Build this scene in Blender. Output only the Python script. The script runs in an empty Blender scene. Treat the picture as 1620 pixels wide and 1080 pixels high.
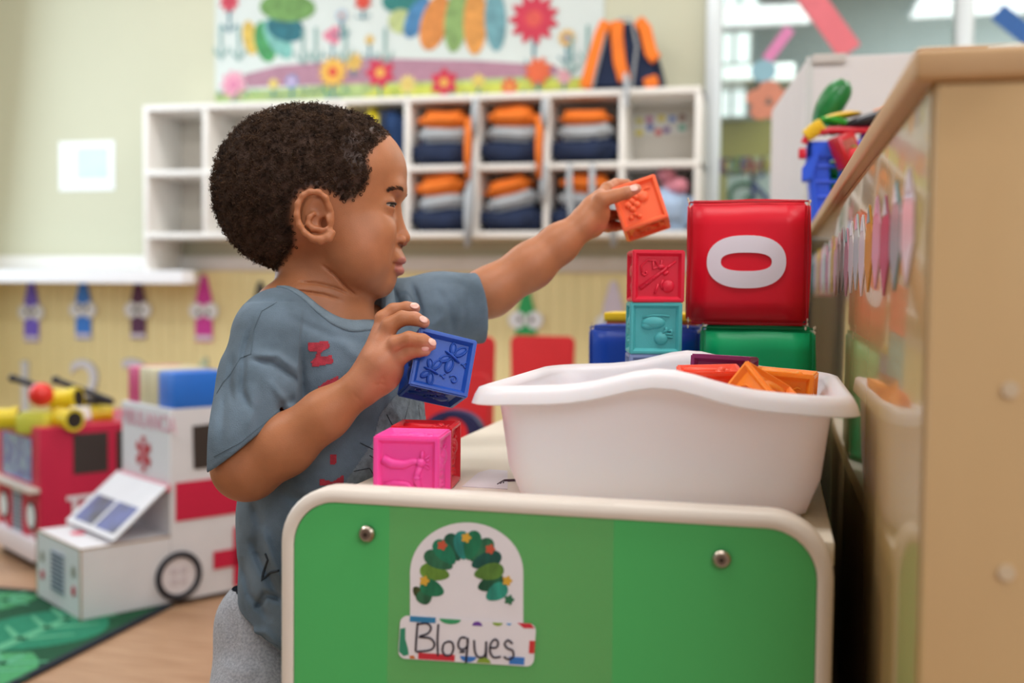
import bpy, bmesh, math, random
import numpy as np
from mathutils import Matrix, Vector, noise as mnoise

# ------------------------------------------------------------------ camera, world, lights, exposure
S = bpy.context.scene
COL = S.collection
F = 1715.0                       # focal length for a 1620 px wide frame
TH, PITCH, ROLL = math.radians(13.8), math.radians(2.5), math.radians(0.6)
CAM = np.array([0.0, 0.0, 0.76])
fw = np.array([-math.sin(TH) * math.cos(PITCH), math.cos(TH) * math.cos(PITCH), -math.sin(PITCH)])
rt0 = np.array([math.cos(TH), math.sin(TH), 0.0])
up0 = np.cross(rt0, fw)
rt = rt0 * math.cos(ROLL) + up0 * math.sin(ROLL)
up = up0 * math.cos(ROLL) - rt0 * math.sin(ROLL)
cd = bpy.data.cameras.new('camera')
cd.sensor_width = 36.0
cd.lens = 36.0 * F / 1620.0
cd.clip_start = 0.02
cd.dof.use_dof = True
cd.dof.focus_distance = 0.98
cd.dof.aperture_fstop = 3.7
cam = bpy.data.objects.new('camera', cd)
COL.objects.link(cam)
cam.matrix_world = Matrix(((rt[0], up[0], -fw[0], CAM[0]), (rt[1], up[1], -fw[1], CAM[1]), (rt[2], up[2], -fw[2], CAM[2]), (0, 0, 0, 1)))
S.camera = cam

w = bpy.data.worlds.new('world'); S.world = w; w.use_nodes = True
w.node_tree.nodes['Background'].inputs[0].default_value = (0.92, 0.96, 1.0, 1)
w.node_tree.nodes['Background'].inputs[1].default_value = 0.36
S.view_settings.view_transform = 'Standard'; S.view_settings.look = 'None'
S.view_settings.gamma = 1.0; S.view_settings.use_curve_mapping = False
S.view_settings.exposure = 0.22
S.cycles.use_denoising = True
S.cycles.max_bounces = 7
S.cycles.caustics_reflective = False; S.cycles.caustics_refractive = False
S.cycles.sample_clamp_indirect = 6.0

def area(name, loc, target, sx, sy, power, col):
    l = bpy.data.lights.new(name, 'AREA'); l.shape = 'RECTANGLE'; l.size = sx; l.size_y = sy
    l.energy = power; l.color = col
    o = bpy.data.objects.new(name, l); COL.objects.link(o); o.location = loc
    o.rotation_euler = (Vector(target) - Vector(loc)).to_track_quat('-Z', 'Y').to_euler()
    return o
# daylight through the big window of the left wall, and the ceiling lamps
area('window_light', (-3.36, 2.75, 1.5), (0, 2.5, 1.1), 2.2, 1.5, 24, (0.74, 0.88, 1.0))
area('rear_fill_light', (1.5, -1.3, 2.3), (-0.2, 1.0, 0.6), 1.9, 1.3, 38, (0.93, 0.96, 1.0))  # added fill from the camera side, no window stands there
CEIL = [(-2.2, 0.6), (-0.4, 0.6), (1.4, 0.6), (-2.2, 2.9), (-0.4, 2.9), (1.4, 2.9)]
for lx, ly in CEIL:
    area('ceiling_light_lamp', (lx, ly, 2.66), (lx, ly, 0), 1.15, 0.55, 15, (0.98, 0.96, 0.94))

# ------------------------------------------------------------------ helpers
def to_cam(p):
    d = np.asarray(p) - CAM
    return np.stack([d @ rt, d @ fw, d @ up], -1)
def from_cam(q):                 # (right, depth, up) in the camera's axes -> world metres
    q = np.asarray(q, float)
    return CAM + q[..., 0:1] * rt + q[..., 1:2] * fw + q[..., 2:3] * up
def P(px, py, D):                # camera-axes point at depth D
    return np.array([(px - 810) * D / F, D, (540 - py) * D / F])
def WP(px, py, D): return from_cam(P(px, py, D))
def RY(px, py, Y):               # world point where the ray meets the plane y = Y
    r = fw + rt * (px - 810) / F + up * (540 - py) / F
    return CAM + r * (Y / r[1])
def RX(px, py, X):
    r = fw + rt * (px - 810) / F + up * (540 - py) / F
    return CAM + r * (X / r[0])
def RZ(px, py, Z):
    r = fw + rt * (px - 810) / F + up * (540 - py) / F
    return CAM + r * ((Z - CAM[2]) / r[2])

def lin(c):
    if isinstance(c, str):
        c = [int(c[i:i + 2], 16) / 255 for i in (0, 2, 4)]
    return tuple(x / 12.92 if x <= 0.04045 else ((x + 0.055) / 1.055) ** 2.4 for x in c)
MATS = {}
def mat(name, col, rough=0.5, metal=0.0, var=0.0, vscale=20.0, bump=0.0, bscale=200.0, coat=0.0, sss=0.0, sssr=(0.01, 0.005, 0.003), emit=0.0, trans=0.0, alpha=1.0, ior=1.45, stretch=(1, 1, 1), attr=False, col2=None, sheen=0.0, spec=0.5):
    if name in MATS: return MATS[name]
    m = bpy.data.materials.new(name); m.use_nodes = True; MATS[name] = m
    nt = m.node_tree; b = nt.nodes['Principled BSDF']; L = nt.links
    c = lin(col)
    b.inputs['Base Color'].default_value = (*c, 1); b.inputs['Roughness'].default_value = rough
    b.inputs['Metallic'].default_value = metal; b.inputs['IOR'].default_value = ior
    b.inputs['Coat Weight'].default_value = coat; b.inputs['Coat Roughness'].default_value = 0.06
    b.inputs['Transmission Weight'].default_value = trans; b.inputs['Alpha'].default_value = alpha
    b.inputs['Specular IOR Level'].default_value = spec
    b.inputs['Sheen Weight'].default_value = sheen
    if sss:
        b.inputs['Subsurface Weight'].default_value = sss; b.inputs['Subsurface Radius'].default_value = sssr
        b.inputs['Subsurface Scale'].default_value = 1.0
    if emit:
        b.inputs['Emission Color'].default_value = (*c, 1); b.inputs['Emission Strength'].default_value = emit
    if var or bump or attr:
        tc = nt.nodes.new('ShaderNodeTexCoord'); mp = nt.nodes.new('ShaderNodeMapping'); mp.inputs['Scale'].default_value = stretch
        L.new(tc.outputs['Object'], mp.inputs[0])
    if attr:
        a = nt.nodes.new('ShaderNodeAttribute'); a.attribute_name = 'tone'
        src = a.outputs['Color']
    else: src = None
    if var:
        n = nt.nodes.new('ShaderNodeTexNoise'); n.inputs['Scale'].default_value = vscale; n.inputs['Detail'].default_value = 4
        L.new(mp.outputs[0], n.inputs[0])
        mx = nt.nodes.new('ShaderNodeMix'); mx.data_type = 'RGBA'
        cr = nt.nodes.new('ShaderNodeMapRange'); cr.inputs[1].default_value = 0.3; cr.inputs[2].default_value = 0.7
        L.new(n.outputs[0], cr.inputs[0]); L.new(cr.outputs[0], mx.inputs[0])
        if src:
            mul = nt.nodes.new('ShaderNodeMix'); mul.data_type = 'RGBA'; mul.blend_type = 'MULTIPLY'; mul.inputs[0].default_value = 1
            mx.inputs[6].default_value = (1 - var, 1 - var, 1 - var, 1); mx.inputs[7].default_value = (1 + var * .3, 1 + var * .3, 1 + var * .3, 1)
            L.new(src, mul.inputs[6]); L.new(mx.outputs[2], mul.inputs[7]); src = mul.outputs[2]
        else:
            c2 = lin(col2) if col2 else tuple(x * (1 - var) for x in c)
            mx.inputs[6].default_value = (*c2, 1); mx.inputs[7].default_value = (*[min(1, x * (1 + var * .4)) for x in c], 1)
            src = mx.outputs[2]
    if src: L.new(src, b.inputs['Base Color'])
    if bump:
        n2 = nt.nodes.new('ShaderNodeTexNoise'); n2.inputs['Scale'].default_value = bscale; n2.inputs['Detail'].default_value = 3
        L.new(mp.outputs[0], n2.inputs[0])
        bp = nt.nodes.new('ShaderNodeBump'); bp.inputs['Strength'].default_value = bump; bp.inputs['Distance'].default_value = 0.002
        L.new(n2.outputs[0], bp.inputs['Height']); L.new(bp.outputs[0], b.inputs['Normal'])
    return m

def tag(o, label=None, cat=None, group=None, kind=None):
    if label: o['label'] = label
    if cat: o['category'] = cat
    if group: o['group'] = group
    if kind: o['kind'] = kind
    return o
def thing(name, label, cat, loc=(0, 0, 0), rz=0.0, group=None):
    o = bpy.data.objects.new(name, None); COL.objects.link(o)
    o.location = loc; o.rotation_euler = (0, 0, rz); o.empty_display_size = 0.02
    return tag(o, label, cat, group)
def inv_of(parent):
    m = Matrix.Identity(4); chain = []
    while parent is not None:
        chain.append(parent); parent = parent.parent
    for p in reversed(chain):
        m = m @ p.matrix_basis
    return m.inverted()

class MB:
    """collects shapes; world=True: coordinates given in world metres"""
    def __init__(s): s.v = []; s.f = []
    def add(s, vs, fs):
        n = len(s.v); s.v += [tuple(map(float, v)) for v in vs]; s.f += [tuple(n + i for i in f) for f in fs]; return s
    def bm(s, b, mx=None):
        if mx is not None: b.transform(mx)
        b.verts.index_update()
        s.add([v.co[:] for v in b.verts], [[v.index for v in f.verts] for f in b.faces]); b.free(); return s
    def box(s, lo, hi, bev=0.0, seg=2, mx=None):
        b = bmesh.new(); bmesh.ops.create_cube(b, size=1)
        for v in b.verts: v.co = Vector([lo[i] + (v.co[i] + .5) * (hi[i] - lo[i]) for i in range(3)])
        if bev: bmesh.ops.bevel(b, geom=b.edges[:] + b.verts[:], offset=bev, segments=seg, affect='EDGES', profile=0.5)
        return s.bm(b, mx)
    def tube(s, pts, r, n=8, cap=True, closed=False):
        pts = [Vector(p) for p in pts]; m = len(pts)
        rs = r if hasattr(r, '__len__') else [r] * m
        vs = []; pn = None
        for i, p in enumerate(pts):
            if closed: t = pts[(i + 1) % m] - pts[i - 1]
            else: t = pts[min(i + 1, m - 1)] - pts[max(i - 1, 0)]
            t.normalize()
            if pn is None:
                a = Vector((0, 0, 1)) if abs(t.z) < .9 else Vector((1, 0, 0)); pn = t.cross(a).normalized()
            else:
                pn = (pn - t * pn.dot(t)); pn = pn.normalized() if pn.length > 1e-8 else t.orthogonal().normalized()
            bn = t.cross(pn)
            for k in range(n):
                an = 2 * math.pi * k / n; vs.append(p + (pn * math.cos(an) + bn * math.sin(an)) * rs[i])
        fs = []
        for i in range(m if closed else m - 1):
            for k in range(n):
                a = i * n + k; b_ = i * n + (k + 1) % n; j = (i + 1) % m
                fs.append((a, b_, j * n + (k + 1) % n, j * n + k))
        if cap and not closed: fs += [tuple(range(n))[::-1], tuple((m - 1) * n + k for k in range(n))]
        return s.add(vs, fs)
    def ell(s, c, r, mx=None, n=16, m=10):
        vs = []; fs = []
        for i in range(m + 1):
            ph = math.pi * i / m
            for k in range(n):
                a = 2 * math.pi * k / n
                vs.append((math.sin(ph) * math.cos(a) * r[0], math.sin(ph) * math.sin(a) * r[1], math.cos(ph) * r[2]))
        for i in range(m):
            for k in range(n): fs.append((i * n + k, (i + 1) * n + k, (i + 1) * n + (k + 1) % n, i * n + (k + 1) % n))
        R = mx if mx is not None else Matrix.Identity(3)
        return s.add([Vector(c) + R @ Vector(v) for v in vs], fs)
    def prism(s, poly, o, ux, uy, th, bev=0.0):
        """poly in (u,v) on the plane o+u*ux+v*uy, thickness th along ux x uy"""
        o, ux, uy = Vector(o), Vector(ux), Vector(uy); n = ux.cross(uy).normalized() * th
        b = bmesh.new(); bot = [b.verts.new(o + ux * p[0] + uy * p[1]) for p in poly]
        f = b.faces.new(bot); r = bmesh.ops.extrude_face_region(b, geom=[f])
        for v in [g for g in r['geom'] if isinstance(g, bmesh.types.BMVert)]: v.co += n
        bmesh.ops.recalc_face_normals(b, faces=b.faces[:])
        if bev: bmesh.ops.bevel(b, geom=[e for e in b.edges if abs(e.calc_face_angle(0)) > .8], offset=bev, segments=2, affect='EDGES')
        return s.bm(b)
    def build(s, name, m, parent=None, world=False, smooth=True, ang=40, kind=None):
        me = bpy.data.meshes.new(name)
        v = np.array(s.v, dtype=float).reshape(-1, 3)
        if world and parent is not None:
            M4 = np.array(inv_of(parent)); v = v @ M4[:3, :3].T + M4[:3, 3]
        me.from_pydata(v.tolist(), [], s.f); me.validate(); me.update()
        bm_ = bmesh.new(); bm_.from_mesh(me)
        if len(bm_.faces) < 60000: bmesh.ops.recalc_face_normals(bm_, faces=bm_.faces[:])
        bm_.to_mesh(me); bm_.free()
        if smooth:
            me.shade_smooth()
            if ang < 180: me.set_sharp_from_angle(angle=math.radians(ang))
        o = bpy.data.objects.new(name, me); COL.objects.link(o)
        if m: me.materials.append(m)
        if parent is not None: o.parent = parent
        if kind: o['kind'] = kind
        return o

def copy_tree(o, parent=None):
    c = o.copy(); COL.objects.link(c); c.parent = parent
    for ch in o.children: copy_tree(ch, c)
    return c
def struct(mb, name, m, parent=None, **k):
    o = mb.build(name, m, parent, **k)
    if parent is None: o['kind'] = 'structure'
    return o
_font = {}
def text_mb(s, size, th, o, ux, uy, align='CENTER'):
    """a word as solid letters on the plane o, ux, uy"""
    cu = bpy.data.curves.new('t', 'FONT'); cu.body = s; cu.size = size; cu.extrude = th / 2; cu.align_x = align; cu.resolution_u = 3
    ob = bpy.data.objects.new('t', cu); COL.objects.link(ob)
    bpy.context.view_layer.update()
    me = bpy.data.meshes.new_from_object(ob.evaluated_get(bpy.context.evaluated_depsgraph_get()))
    o, ux, uy = Vector(o), Vector(ux).normalized(), Vector(uy).normalized(); uz = ux.cross(uy)
    mb = MB(); mb.add([o + ux * v.co.x + uy * v.co.y + uz * (v.co.z + th / 2) for v in me.vertices], [list(p.vertices) for p in me.polygons])
    bpy.data.objects.remove(ob); bpy.data.curves.remove(cu); bpy.data.meshes.remove(me)
    return mb
def disc(cx, cy, rx, ry=None, n=24, a0=0.0, a1=2 * math.pi):
    ry = rx if ry is None else ry
    full = abs(a1 - a0 - 2 * math.pi) < 1e-6
    k = n if full else n + 1
    return [(cx + rx * math.cos(a0 + (a1 - a0) * i / n), cy + ry * math.sin(a0 + (a1 - a0) * i / n)) for i in range(k)]
def rrect(x0, y0, x1, y1, r, n=6, rs=None):
    rs = rs or (r, r, r, r)            # bottom-left, bottom-right, top-right, top-left
    out = []
    for (cx, cy, a, q) in ((x0 + rs[0], y0 + rs[0], math.pi, rs[0]), (x1 - rs[1], y0 + rs[1], 1.5 * math.pi, rs[1]), (x1 - rs[2], y1 - rs[2], 0, rs[2]), (x0 + rs[3], y1 - rs[3], .5 * math.pi, rs[3])):
        for i in range(n + 1):
            t = a + .5 * math.pi * i / n; out.append((cx + q * math.cos(t), cy + q * math.sin(t)))
    return out

# ------------------------------------------------------------------ the room
WY = 4.1
X0, X1, Y0, ZC = -3.4, 2.4, -2.6, 2.7
m_wall = mat('wall_paint', 'c9c8b0', .7, var=.03, vscale=2, bump=.1, bscale=90)
m_wains = mat('wainscot_yellow', 'eee0a8', .55, var=.05, vscale=6)
m_white = mat('white_laminate', 'e9e6e2', .35, var=.02, vscale=8)
m_floor = mat('wood_floor', 'b39072', .38, var=.22, vscale=7, stretch=(1.0, 9.0, 1.0), bump=.1, bscale=60, col2='a07a5c')
m_alu = mat('aluminium_frame', 'ccd3d6', .35, metal=.35)
struct(MB().box((X0, Y0, -.05), (X1, WY, 0)), 'floor', m_floor)
struct(MB().box((X0, Y0, ZC), (X1, WY, ZC + .05)), 'ceiling', mat('ceiling_white', 'f2f1ec', .8, var=.02))
# left wall with a window opening
lw = MB()
lw.box((X0 - .1, Y0, 0), (X0, WY, .75)); lw.box((X0 - .1, Y0, 2.3), (X0, WY, ZC)); lw.box((X0 - .1, Y0, .75), (X0, -.2, 2.3)); lw.box((X0 - .1, 3.5, .75), (X0, WY, 2.3))
wl = struct(lw, 'wall_left', m_wall)
struct(MB().box((X1, Y0, 0), (X1 + .1, WY, ZC)), 'wall_right', m_wall)
# back wall: left solid piece up to the glazed partition
gx0 = RY(1114, 300, WY)[0]                  # where the aluminium post begins
wb = struct(MB().box((X0, WY, .86), (gx0, WY + .1, ZC)).box((X0, WY, 0), (gx0, WY + .1, .86)), 'wall_back', m_wall)
# ribbed yellow wainscot in boards with a groove between them
ga = MB(); x = X0
k = 0
while x < gx0 + .9:
    ga.box((x, WY - .012, .08), (min(x + .0532, gx0 + .9), WY, .845), .0012, 1); x += .054
wn = struct(ga, 'trim_2', m_wains); wn['label'] = 'yellow ribbed wainscot boards on the lower back wall'
struct(MB().box((X0, WY - .025, .845), (gx0 + .0, WY, .905), .004), 'trim_1', mat('rail_white', 'e6e3de', .4, var=.02))
struct(MB().box((X0, WY - .02, 0), (gx0, WY, .08), .003), 'baseboard_back', m_white)

# glazed partition on the right with the next room behind it
gx1 = 2.38
def post(xa, xb, name='mullion'):
    return MB().box((xa, WY - .04, 0), (xb, WY + .06, ZC), .004)
W1 = struct(MB().box((gx0 + .055, WY - .03, 0), (gx1, WY + .05, .80), .003), 'wall_back_panel', mat('partition_panel', 'd9d7c6', .5, var=.03))
W1['kind'] = 'structure'; W1.name = 'wall_back_lower'
g = MB().box((gx0 + .05, WY + .005, .80), (gx1, WY + .011, ZC))
gl = bpy.data.materials.new('window_glass'); gl.use_nodes = True
nt = gl.node_tree; nt.nodes.clear(); out = nt.nodes.new('ShaderNodeOutputMaterial')
tr = nt.nodes.new('ShaderNodeBsdfTransparent'); tr.inputs[0].default_value = (.86, .93, .92, 1)
gs = nt.nodes.new('ShaderNodeBsdfGlossy'); gs.inputs['Roughness'].default_value = .02
fr = nt.nodes.new('ShaderNodeLayerWeight'); fr.inputs[0].default_value = .12; mxs = nt.nodes.new('ShaderNodeMixShader')
pw = nt.nodes.new('ShaderNodeMath'); pw.operation = 'MULTIPLY_ADD'; pw.inputs[1].default_value = .55; pw.inputs[2].default_value = .08; nt.links.new(fr.outputs[1], pw.inputs[0]); nt.links.new(pw.outputs[0], mxs.inputs[0]); nt.links.new(tr.outputs[0], mxs.inputs[1]); nt.links.new(gs.outputs[0], mxs.inputs[2]); nt.links.new(mxs.outputs[0], out.inputs[0])
W = bpy.data.objects.new('window_1', None); COL.objects.link(W); W['kind'] = 'structure'
g.build('pane', gl, W)
post(gx0, gx0 + .055).build('frame', m_alu, W)
px1 = RY(1510, 60, WY)[0]; px2 = RY(1538, 60, WY)[0]
post(px1, px2).build('mullion', m_alu, W)
MB().box((gx0, WY - .03, .78), (gx1, WY + .05, .83), .004).build('sill', m_alu, W)
# next room
NY = 6.6
struct(MB().box((gx0 - .8, WY + .1, -.05), (4.2, NY, 0)), 'floor_next_room', m_floor)
nw = struct(MB().box((gx0 - .8, NY, 1.80), (4.2, NY + .1, ZC)), 'wall_next_room', mat('next_room_grey_blue', '9aa8b0', .6, var=.05, vscale=2))
struct(MB().box((gx0 - .8, NY - .02, 0), (4.2, NY + .1, 1.80)), 'wall_next_room_lower', mat('next_room_olive', 'aba155', .6, var=.05, vscale=2))
struct(MB().box((gx0 - .9, WY + .1, 0), (gx0 - .8, NY, ZC)), 'wall_next_room_side', m_wall)
struct(MB().box((gx0 - .8, WY + .1, ZC), (4.2, NY, ZC + .05)), 'ceiling_next_room', MATS['ceiling_white'])
area('next_room_fill', (1.4, 5.4, 2.6), (1.4, 5.4, 0), 2.0, 1.0, 60, (1.0, .97, .9))  # added fill that brightens the room and letters behind the glass
m_glow = mat('bright_pane', 'fbfdff', .5, emit=1.0)
wn_i = 2
for (a, b, c, d) in ((1142, -30, 1200, 14), (1136, 52, 1188, 102), (1134, 142, 1180, 186)):
    p, q = RY(a, d, NY - .03), RY(c, b, NY - .03)
    Wn = bpy.data.objects.new('window_%d' % wn_i, None); COL.objects.link(Wn); Wn['kind'] = 'structure'; wn_i += 1
    Wn['label'] = 'bright daylit window of the room behind the glass'
    MB().box((p[0], NY - .05, p[2]), (q[0], NY - .03, q[2])).build('pane', m_glow, Wn)
    fr_ = MB(); t_ = .015
    fr_.box((p[0] - t_, NY - .06, p[2] - t_), (p[0], NY - .02, q[2] + t_)); fr_.box((q[0], NY - .06, p[2] - t_), (q[0] + t_, NY - .02, q[2] + t_))
    fr_.box((p[0], NY - .06, p[2] - t_), (q[0], NY - .02, p[2])); fr_.box((p[0], NY - .06, q[2]), (q[0], NY - .02, q[2] + t_))
    fr_.box(((p[0] + q[0]) / 2 - .008, NY - .06, p[2]), ((p[0] + q[0]) / 2 + .008, NY - .02, q[2]))
    fr_.build('frame', m_alu, Wn)
for (a, b, c, d, lb) in ((1134, 103, 1192, 127, 'wide white glowing bar imitating a reflected ceiling light, left one'), (1218, 99, 1256, 127, 'short white glowing bar imitating a reflected ceiling light, right one')):
    p, q = RY(a, d, 6.2), RY(c, b, 6.2)
    t = thing('lamp_reflection', lb, 'reflection', ((p[0] + q[0]) / 2, 6.2, p[2]))  # added glowing bars imitate ceiling lights reflected in the glass
    MB().box((p[0], 6.18, p[2]), (q[0], 6.24, q[2]), .012).build('glow_panel', m_glow, t, world=True)
    MB().box((p[0] - .01, 6.24, p[2]), (q[0] + .01, NY - .0, q[2] + .01), .004).build('bar_mount', m_alu, t, world=True)
# alphabet frieze and letters in the next room, seen through the glass
t = thing('alphabet_frieze', 'multicoloured paper letter frieze behind the glass partition', 'frieze', tuple(RY(1178, 262, WY + .03)))
p, q = RY(1134, 277, WY + .03), RY(1222, 247, WY + .03)
MB().box((p[0], WY + .03, p[2]), (q[0], WY + .035, q[2])).build('backing', mat('frieze_paper', 'd8cfa6', .7, var=.1), t, world=True)
cols = ['d84a5a', '3a62b0', 'e9c43c', '3f9c6a', '7b4a9c', 'e07a34']
for i in range(9):
    u = p[0] + (q[0] - p[0]) * (i + .5) / 9
    text_mb('BCDEFAHJK'[i], .085, .003, (u, WY + .022, p[2] + .006), (1, 0, 0), (0, 0, 1)).build('letter', mat('frieze_' + cols[i % 6], cols[i % 6], .6, var=.05), t, world=True, smooth=False)
for (s_, px, col, lb) in (('G', 1172, '3d7a4a', 'large green letter G on white card behind the glass'), ('N', 1209, '4a4f8e', 'large blue letter N on white card behind the glass')):
    c = RY(px, 318, WY + .03); hw = .05
    t = thing('letter_card', lb, 'letter card', tuple(c))
    MB().box((c[0] - .052, WY + .03, c[2] - .06), (c[0] + .052, WY + .036, c[2] + .1)).build('card', mat('white_card', 'e6e6e2', .7, var=.03), t, world=True)
    text_mb(s_, .15, .004, (c[0], WY + .022, c[2] - .03), (1, 0, 0), (0, 0, 1)).build('letter', mat('card_letter_' + s_, col, .6, var=.05), t, world=True, smooth=False)
# paper cut-outs stuck on the glass
def strip(px, D, col, nm, lb, cat, wpx, al=.8):
    """a paper strip along a polyline of picture points on the glass"""
    pts = [RY(x, y, WY - .002) for x, y in px]; h = wpx * WY / F / 2
    mb = MB()
    for a, b in zip(pts[:-1], pts[1:]):
        d = np.array([b[0] - a[0], 0, b[2] - a[2]]); d /= np.linalg.norm(d); n = np.array([-d[2], 0, d[0]])
        mb.prism([(0, 0), (1, 0), (1, 1), (0, 1)], a - n * h + np.array([0, -.001, 0]), tuple(b - a), tuple(2 * h * n), -.002)
    o = mb.build(nm, mat(nm + '_' + col, col, .6, var=.06), None)
    return tag(o, lb, cat)
strip([(1272, -20), (1345, 82)], 0, 'e2747f', 'paper_strip', 'long pale red paper strip stuck slanting on the glass', 'paper strip', 36)
strip([(1250, 45), (1213, 95)], 0, 'd884b4', 'paper_arrow', 'small pink paper brush stuck on the glass', 'paper cutout', 17)
strip([(1578, 18), (1640, 68)], 0, '2f62a8', 'paper_bar', 'blue paper bar stuck on the far right glass', 'paper strip', 26)
fl = RY(1216, 160, WY - .004); mb = MB()
for i in range(5):
    a = i * 1.256 + .3; mb.prism(disc(.045 * math.cos(a), .045 * math.sin(a), .04, .03, 12), fl + np.array([0, i * .0004, 0]), (1, 0, 0), (0, 0, 1), .002)
tag(mb.build('paper_flower', mat('paper_flower', 'd28a72', .7, var=.1), None), 'faded orange paper flower stuck on the glass', 'paper flower')
fl = RY(1208, 112, WY - .004)
tag(MB().prism(disc(0, 0, .045, .04, 20), fl, (1, 0, 0), (0, 0, 1), .002).build('paper_disc', mat('paper_disc', '8fb9c9', .7, var=.05), None), 'pale blue paper dot stuck on the glass', 'paper disc')
# ceiling lamps (their housings)
for i, (lx, ly) in enumerate(CEIL):
    t = thing('ceiling_light', 'square-cornered white ceiling light panel', 'ceiling light', (lx, ly, 2.7), group='ceiling light panels')
    f_ = MB(); f_.box((-.6, -.3, -.03), (.6, -.28, 0)); f_.box((-.6, .28, -.03), (.6, .3, 0)); f_.box((-.6, -.28, -.03), (-.58, .28, 0)); f_.box((.58, -.28, -.03), (.6, .28, 0))
    f_.build('frame', m_alu, t)
    MB().box((-.58, -.28, -.02), (.58, .28, -.005)).build('glow_panel', m_glow, t)
# white ledge on the left
p, q = RY(-260, 428, WY - .30), RY(300, 428, WY - .30)
tag(MB().prism([(p[0], WY), (p[0], WY - .30), (q[0] - .03, WY - .30), (q[0], WY - .27), (q[0] - .12, WY)], (0, 0, q[2]), (1, 0, 0), (0, 1, 0), -.052, .004).build('wall_shelf', mat('ledge_white', 'f1f2f5', .3, var=.02), None), 'white wall ledge with a slanted right end left of the cubbies', 'shelf')
# notice on the left wall
p, q = RY(94, 302, WY - .002), RY(181, 222, WY - .002)
t = thing('paper_notice', 'white taped paper notice on the pale wall at left', 'notice', ((p[0] + q[0]) / 2, WY, p[2]))
MB().box((p[0], WY - .004, p[2]), (q[0], WY, q[2])).build('sheet', mat('notice_paper', 'f2f6f8', .5, var=.02), t, world=True)
MB().prism(rrect(p[0] + .09, p[2] + .05, q[0] - .03, q[2] - .03, .01), (0, WY - .004, 0), (1, 0, 0), (0, 0, 1), .001).build('picture', mat('notice_blue', 'cfe1ee', .6, var=.05, vscale=20), t, world=True)

# ------------------------------------------------------------------ cubby shelf
CY = WY - .26
cub = thing('cubby_shelf', 'wall-hung white cubby shelf with two rows of pigeonholes', 'shelf', tuple(RY(668, 370, CY)))
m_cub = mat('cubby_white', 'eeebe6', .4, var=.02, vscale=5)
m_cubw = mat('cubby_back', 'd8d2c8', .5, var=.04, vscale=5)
xs_px = [230, 324, 433, 540, 643, 752, 864, 983, 1103]
xs = [RY(x, 268, CY)[0] for x in xs_px]
zt, zm, zb = RY(668, 156, CY)[2], RY(668, 266, CY)[2], RY(668, 371, CY)[2]
tk = .011
for nm, z in (('top_panel', zt), ('middle_shelf', zm), ('bottom_panel', zb)):
    MB().box((xs[0] - tk, CY, z - tk), (xs[-1] + tk, WY, z + tk), .002).build(nm, m_cub, cub, world=True)
for i, x in enumerate(xs):
    MB().box((x - tk, CY + .002, (RY(300, 440, WY)[2] if i in (0,) else zb) + tk), (x + tk, WY, zt - tk + (0 if 0 < i < 8 else 2 * tk)), .002).build('side_panel' if i in (0, 8) else 'divider', m_cub, cub, world=True)
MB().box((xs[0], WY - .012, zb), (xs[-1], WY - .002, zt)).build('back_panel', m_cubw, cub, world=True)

m_navy = mat('bag_navy', '1b2a4a', .8, var=.25, vscale=25, bump=.4, bscale=300)
m_org = mat('bag_orange', 'ee7a1e', .7, var=.12, vscale=15, bump=.3, bscale=300)
m_gry = mat('bag_grey', 'aeb3b8', .8, var=.1, vscale=15, bump=.3, bscale=300)
def soft(mb, lo, hi, mx=None, sag=.0, seed=1, bev=.03, amp=.008):
    b = bmesh.new(); bmesh.ops.create_cube(b, size=1)
    for v in b.verts: v.co = Vector([lo[i] + (v.co[i] + .5) * (hi[i] - lo[i]) for i in range(3)])
    bmesh.ops.bevel(b, geom=b.edges[:], offset=min(bev, min(hi[i] - lo[i] for i in range(3)) * .42), segments=3, affect='EDGES')
    bmesh.ops.subdivide_edges(b, edges=b.edges[:], cuts=2, use_grid_fill=True)
    for v in b.verts:
        n = mnoise.noise_vector(v.co * 14 + Vector((seed, 0, 0))); v.co += n * amp
        u = (v.co.x - lo[0]) / (hi[0] - lo[0]); v.co.z -= sag * 4 * u * (1 - u)
    return mb.bm(b, mx)
def cubby_bag(ci, row, tilt, lb, strap, seed, full=1.0, front=0):
    x0, x1 = xs[ci] + tk + .004, xs[ci + 1] - tk - .004; z0 = (zm if row == 0 else zb) + tk; h = (zt - zm) - 2 * tk
    cx = (x0 + x1) / 2; w_ = (x1 - x0) / 2
    t = thing('backpack', lb, 'backpack', (cx, CY + .12, z0), group='children\'s orange and navy backpacks in the cubbies')
    soft(MB(), (-w_, -.125 - front, 0), (w_, .10, h * .46), sag=.016, seed=seed).build('body', m_navy, t, smooth=True, ang=180)
    R_ = Matrix.Rotation(tilt, 4, 'Y') @ Matrix.Translation((0, 0, 0))
    T_ = Matrix.Translation((0, 0, h * .40))
    soft(MB(), (-w_ * .78, -.112 - front, -.01), (w_ * .80, .06, h * .19), T_ @ R_, seed=seed + 3, bev=.015).build('grey_panel', m_gry, t, ang=180)
    soft(MB(), (-w_ * .80, -.118 - front, h * .17), (w_ * .74, .05, h * .17 + h * .30 * full), T_ @ R_, seed=seed + 5, bev=.025).build('flap', m_org, t, ang=180)
    if strap:
        sx = w_ * .9
        MB().tube([(sx, -.10, h * .72), (sx + .004, -.135, h * .60), (sx + .005, -.148, h * .2), (sx + .008, -.150, -h * .25)], [.012, .014, .013, .010], 8).build('strap', m_gry if strap == 'g' else m_org, t, ang=180)
    return t
cubby_bag(4, 0, .02, 'orange and navy backpack lying in the top cubby nearest the boy\'s face', 'o', 1)
cubby_bag(5, 0, .03, 'orange and navy backpack in the top cubby second from the boy\'s face', 'o', 2, 1.1)
cubby_bag(6, 0, -.02, 'orange and navy backpack in the top cubby just under the standing backpack', None, 3, .8)
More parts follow.
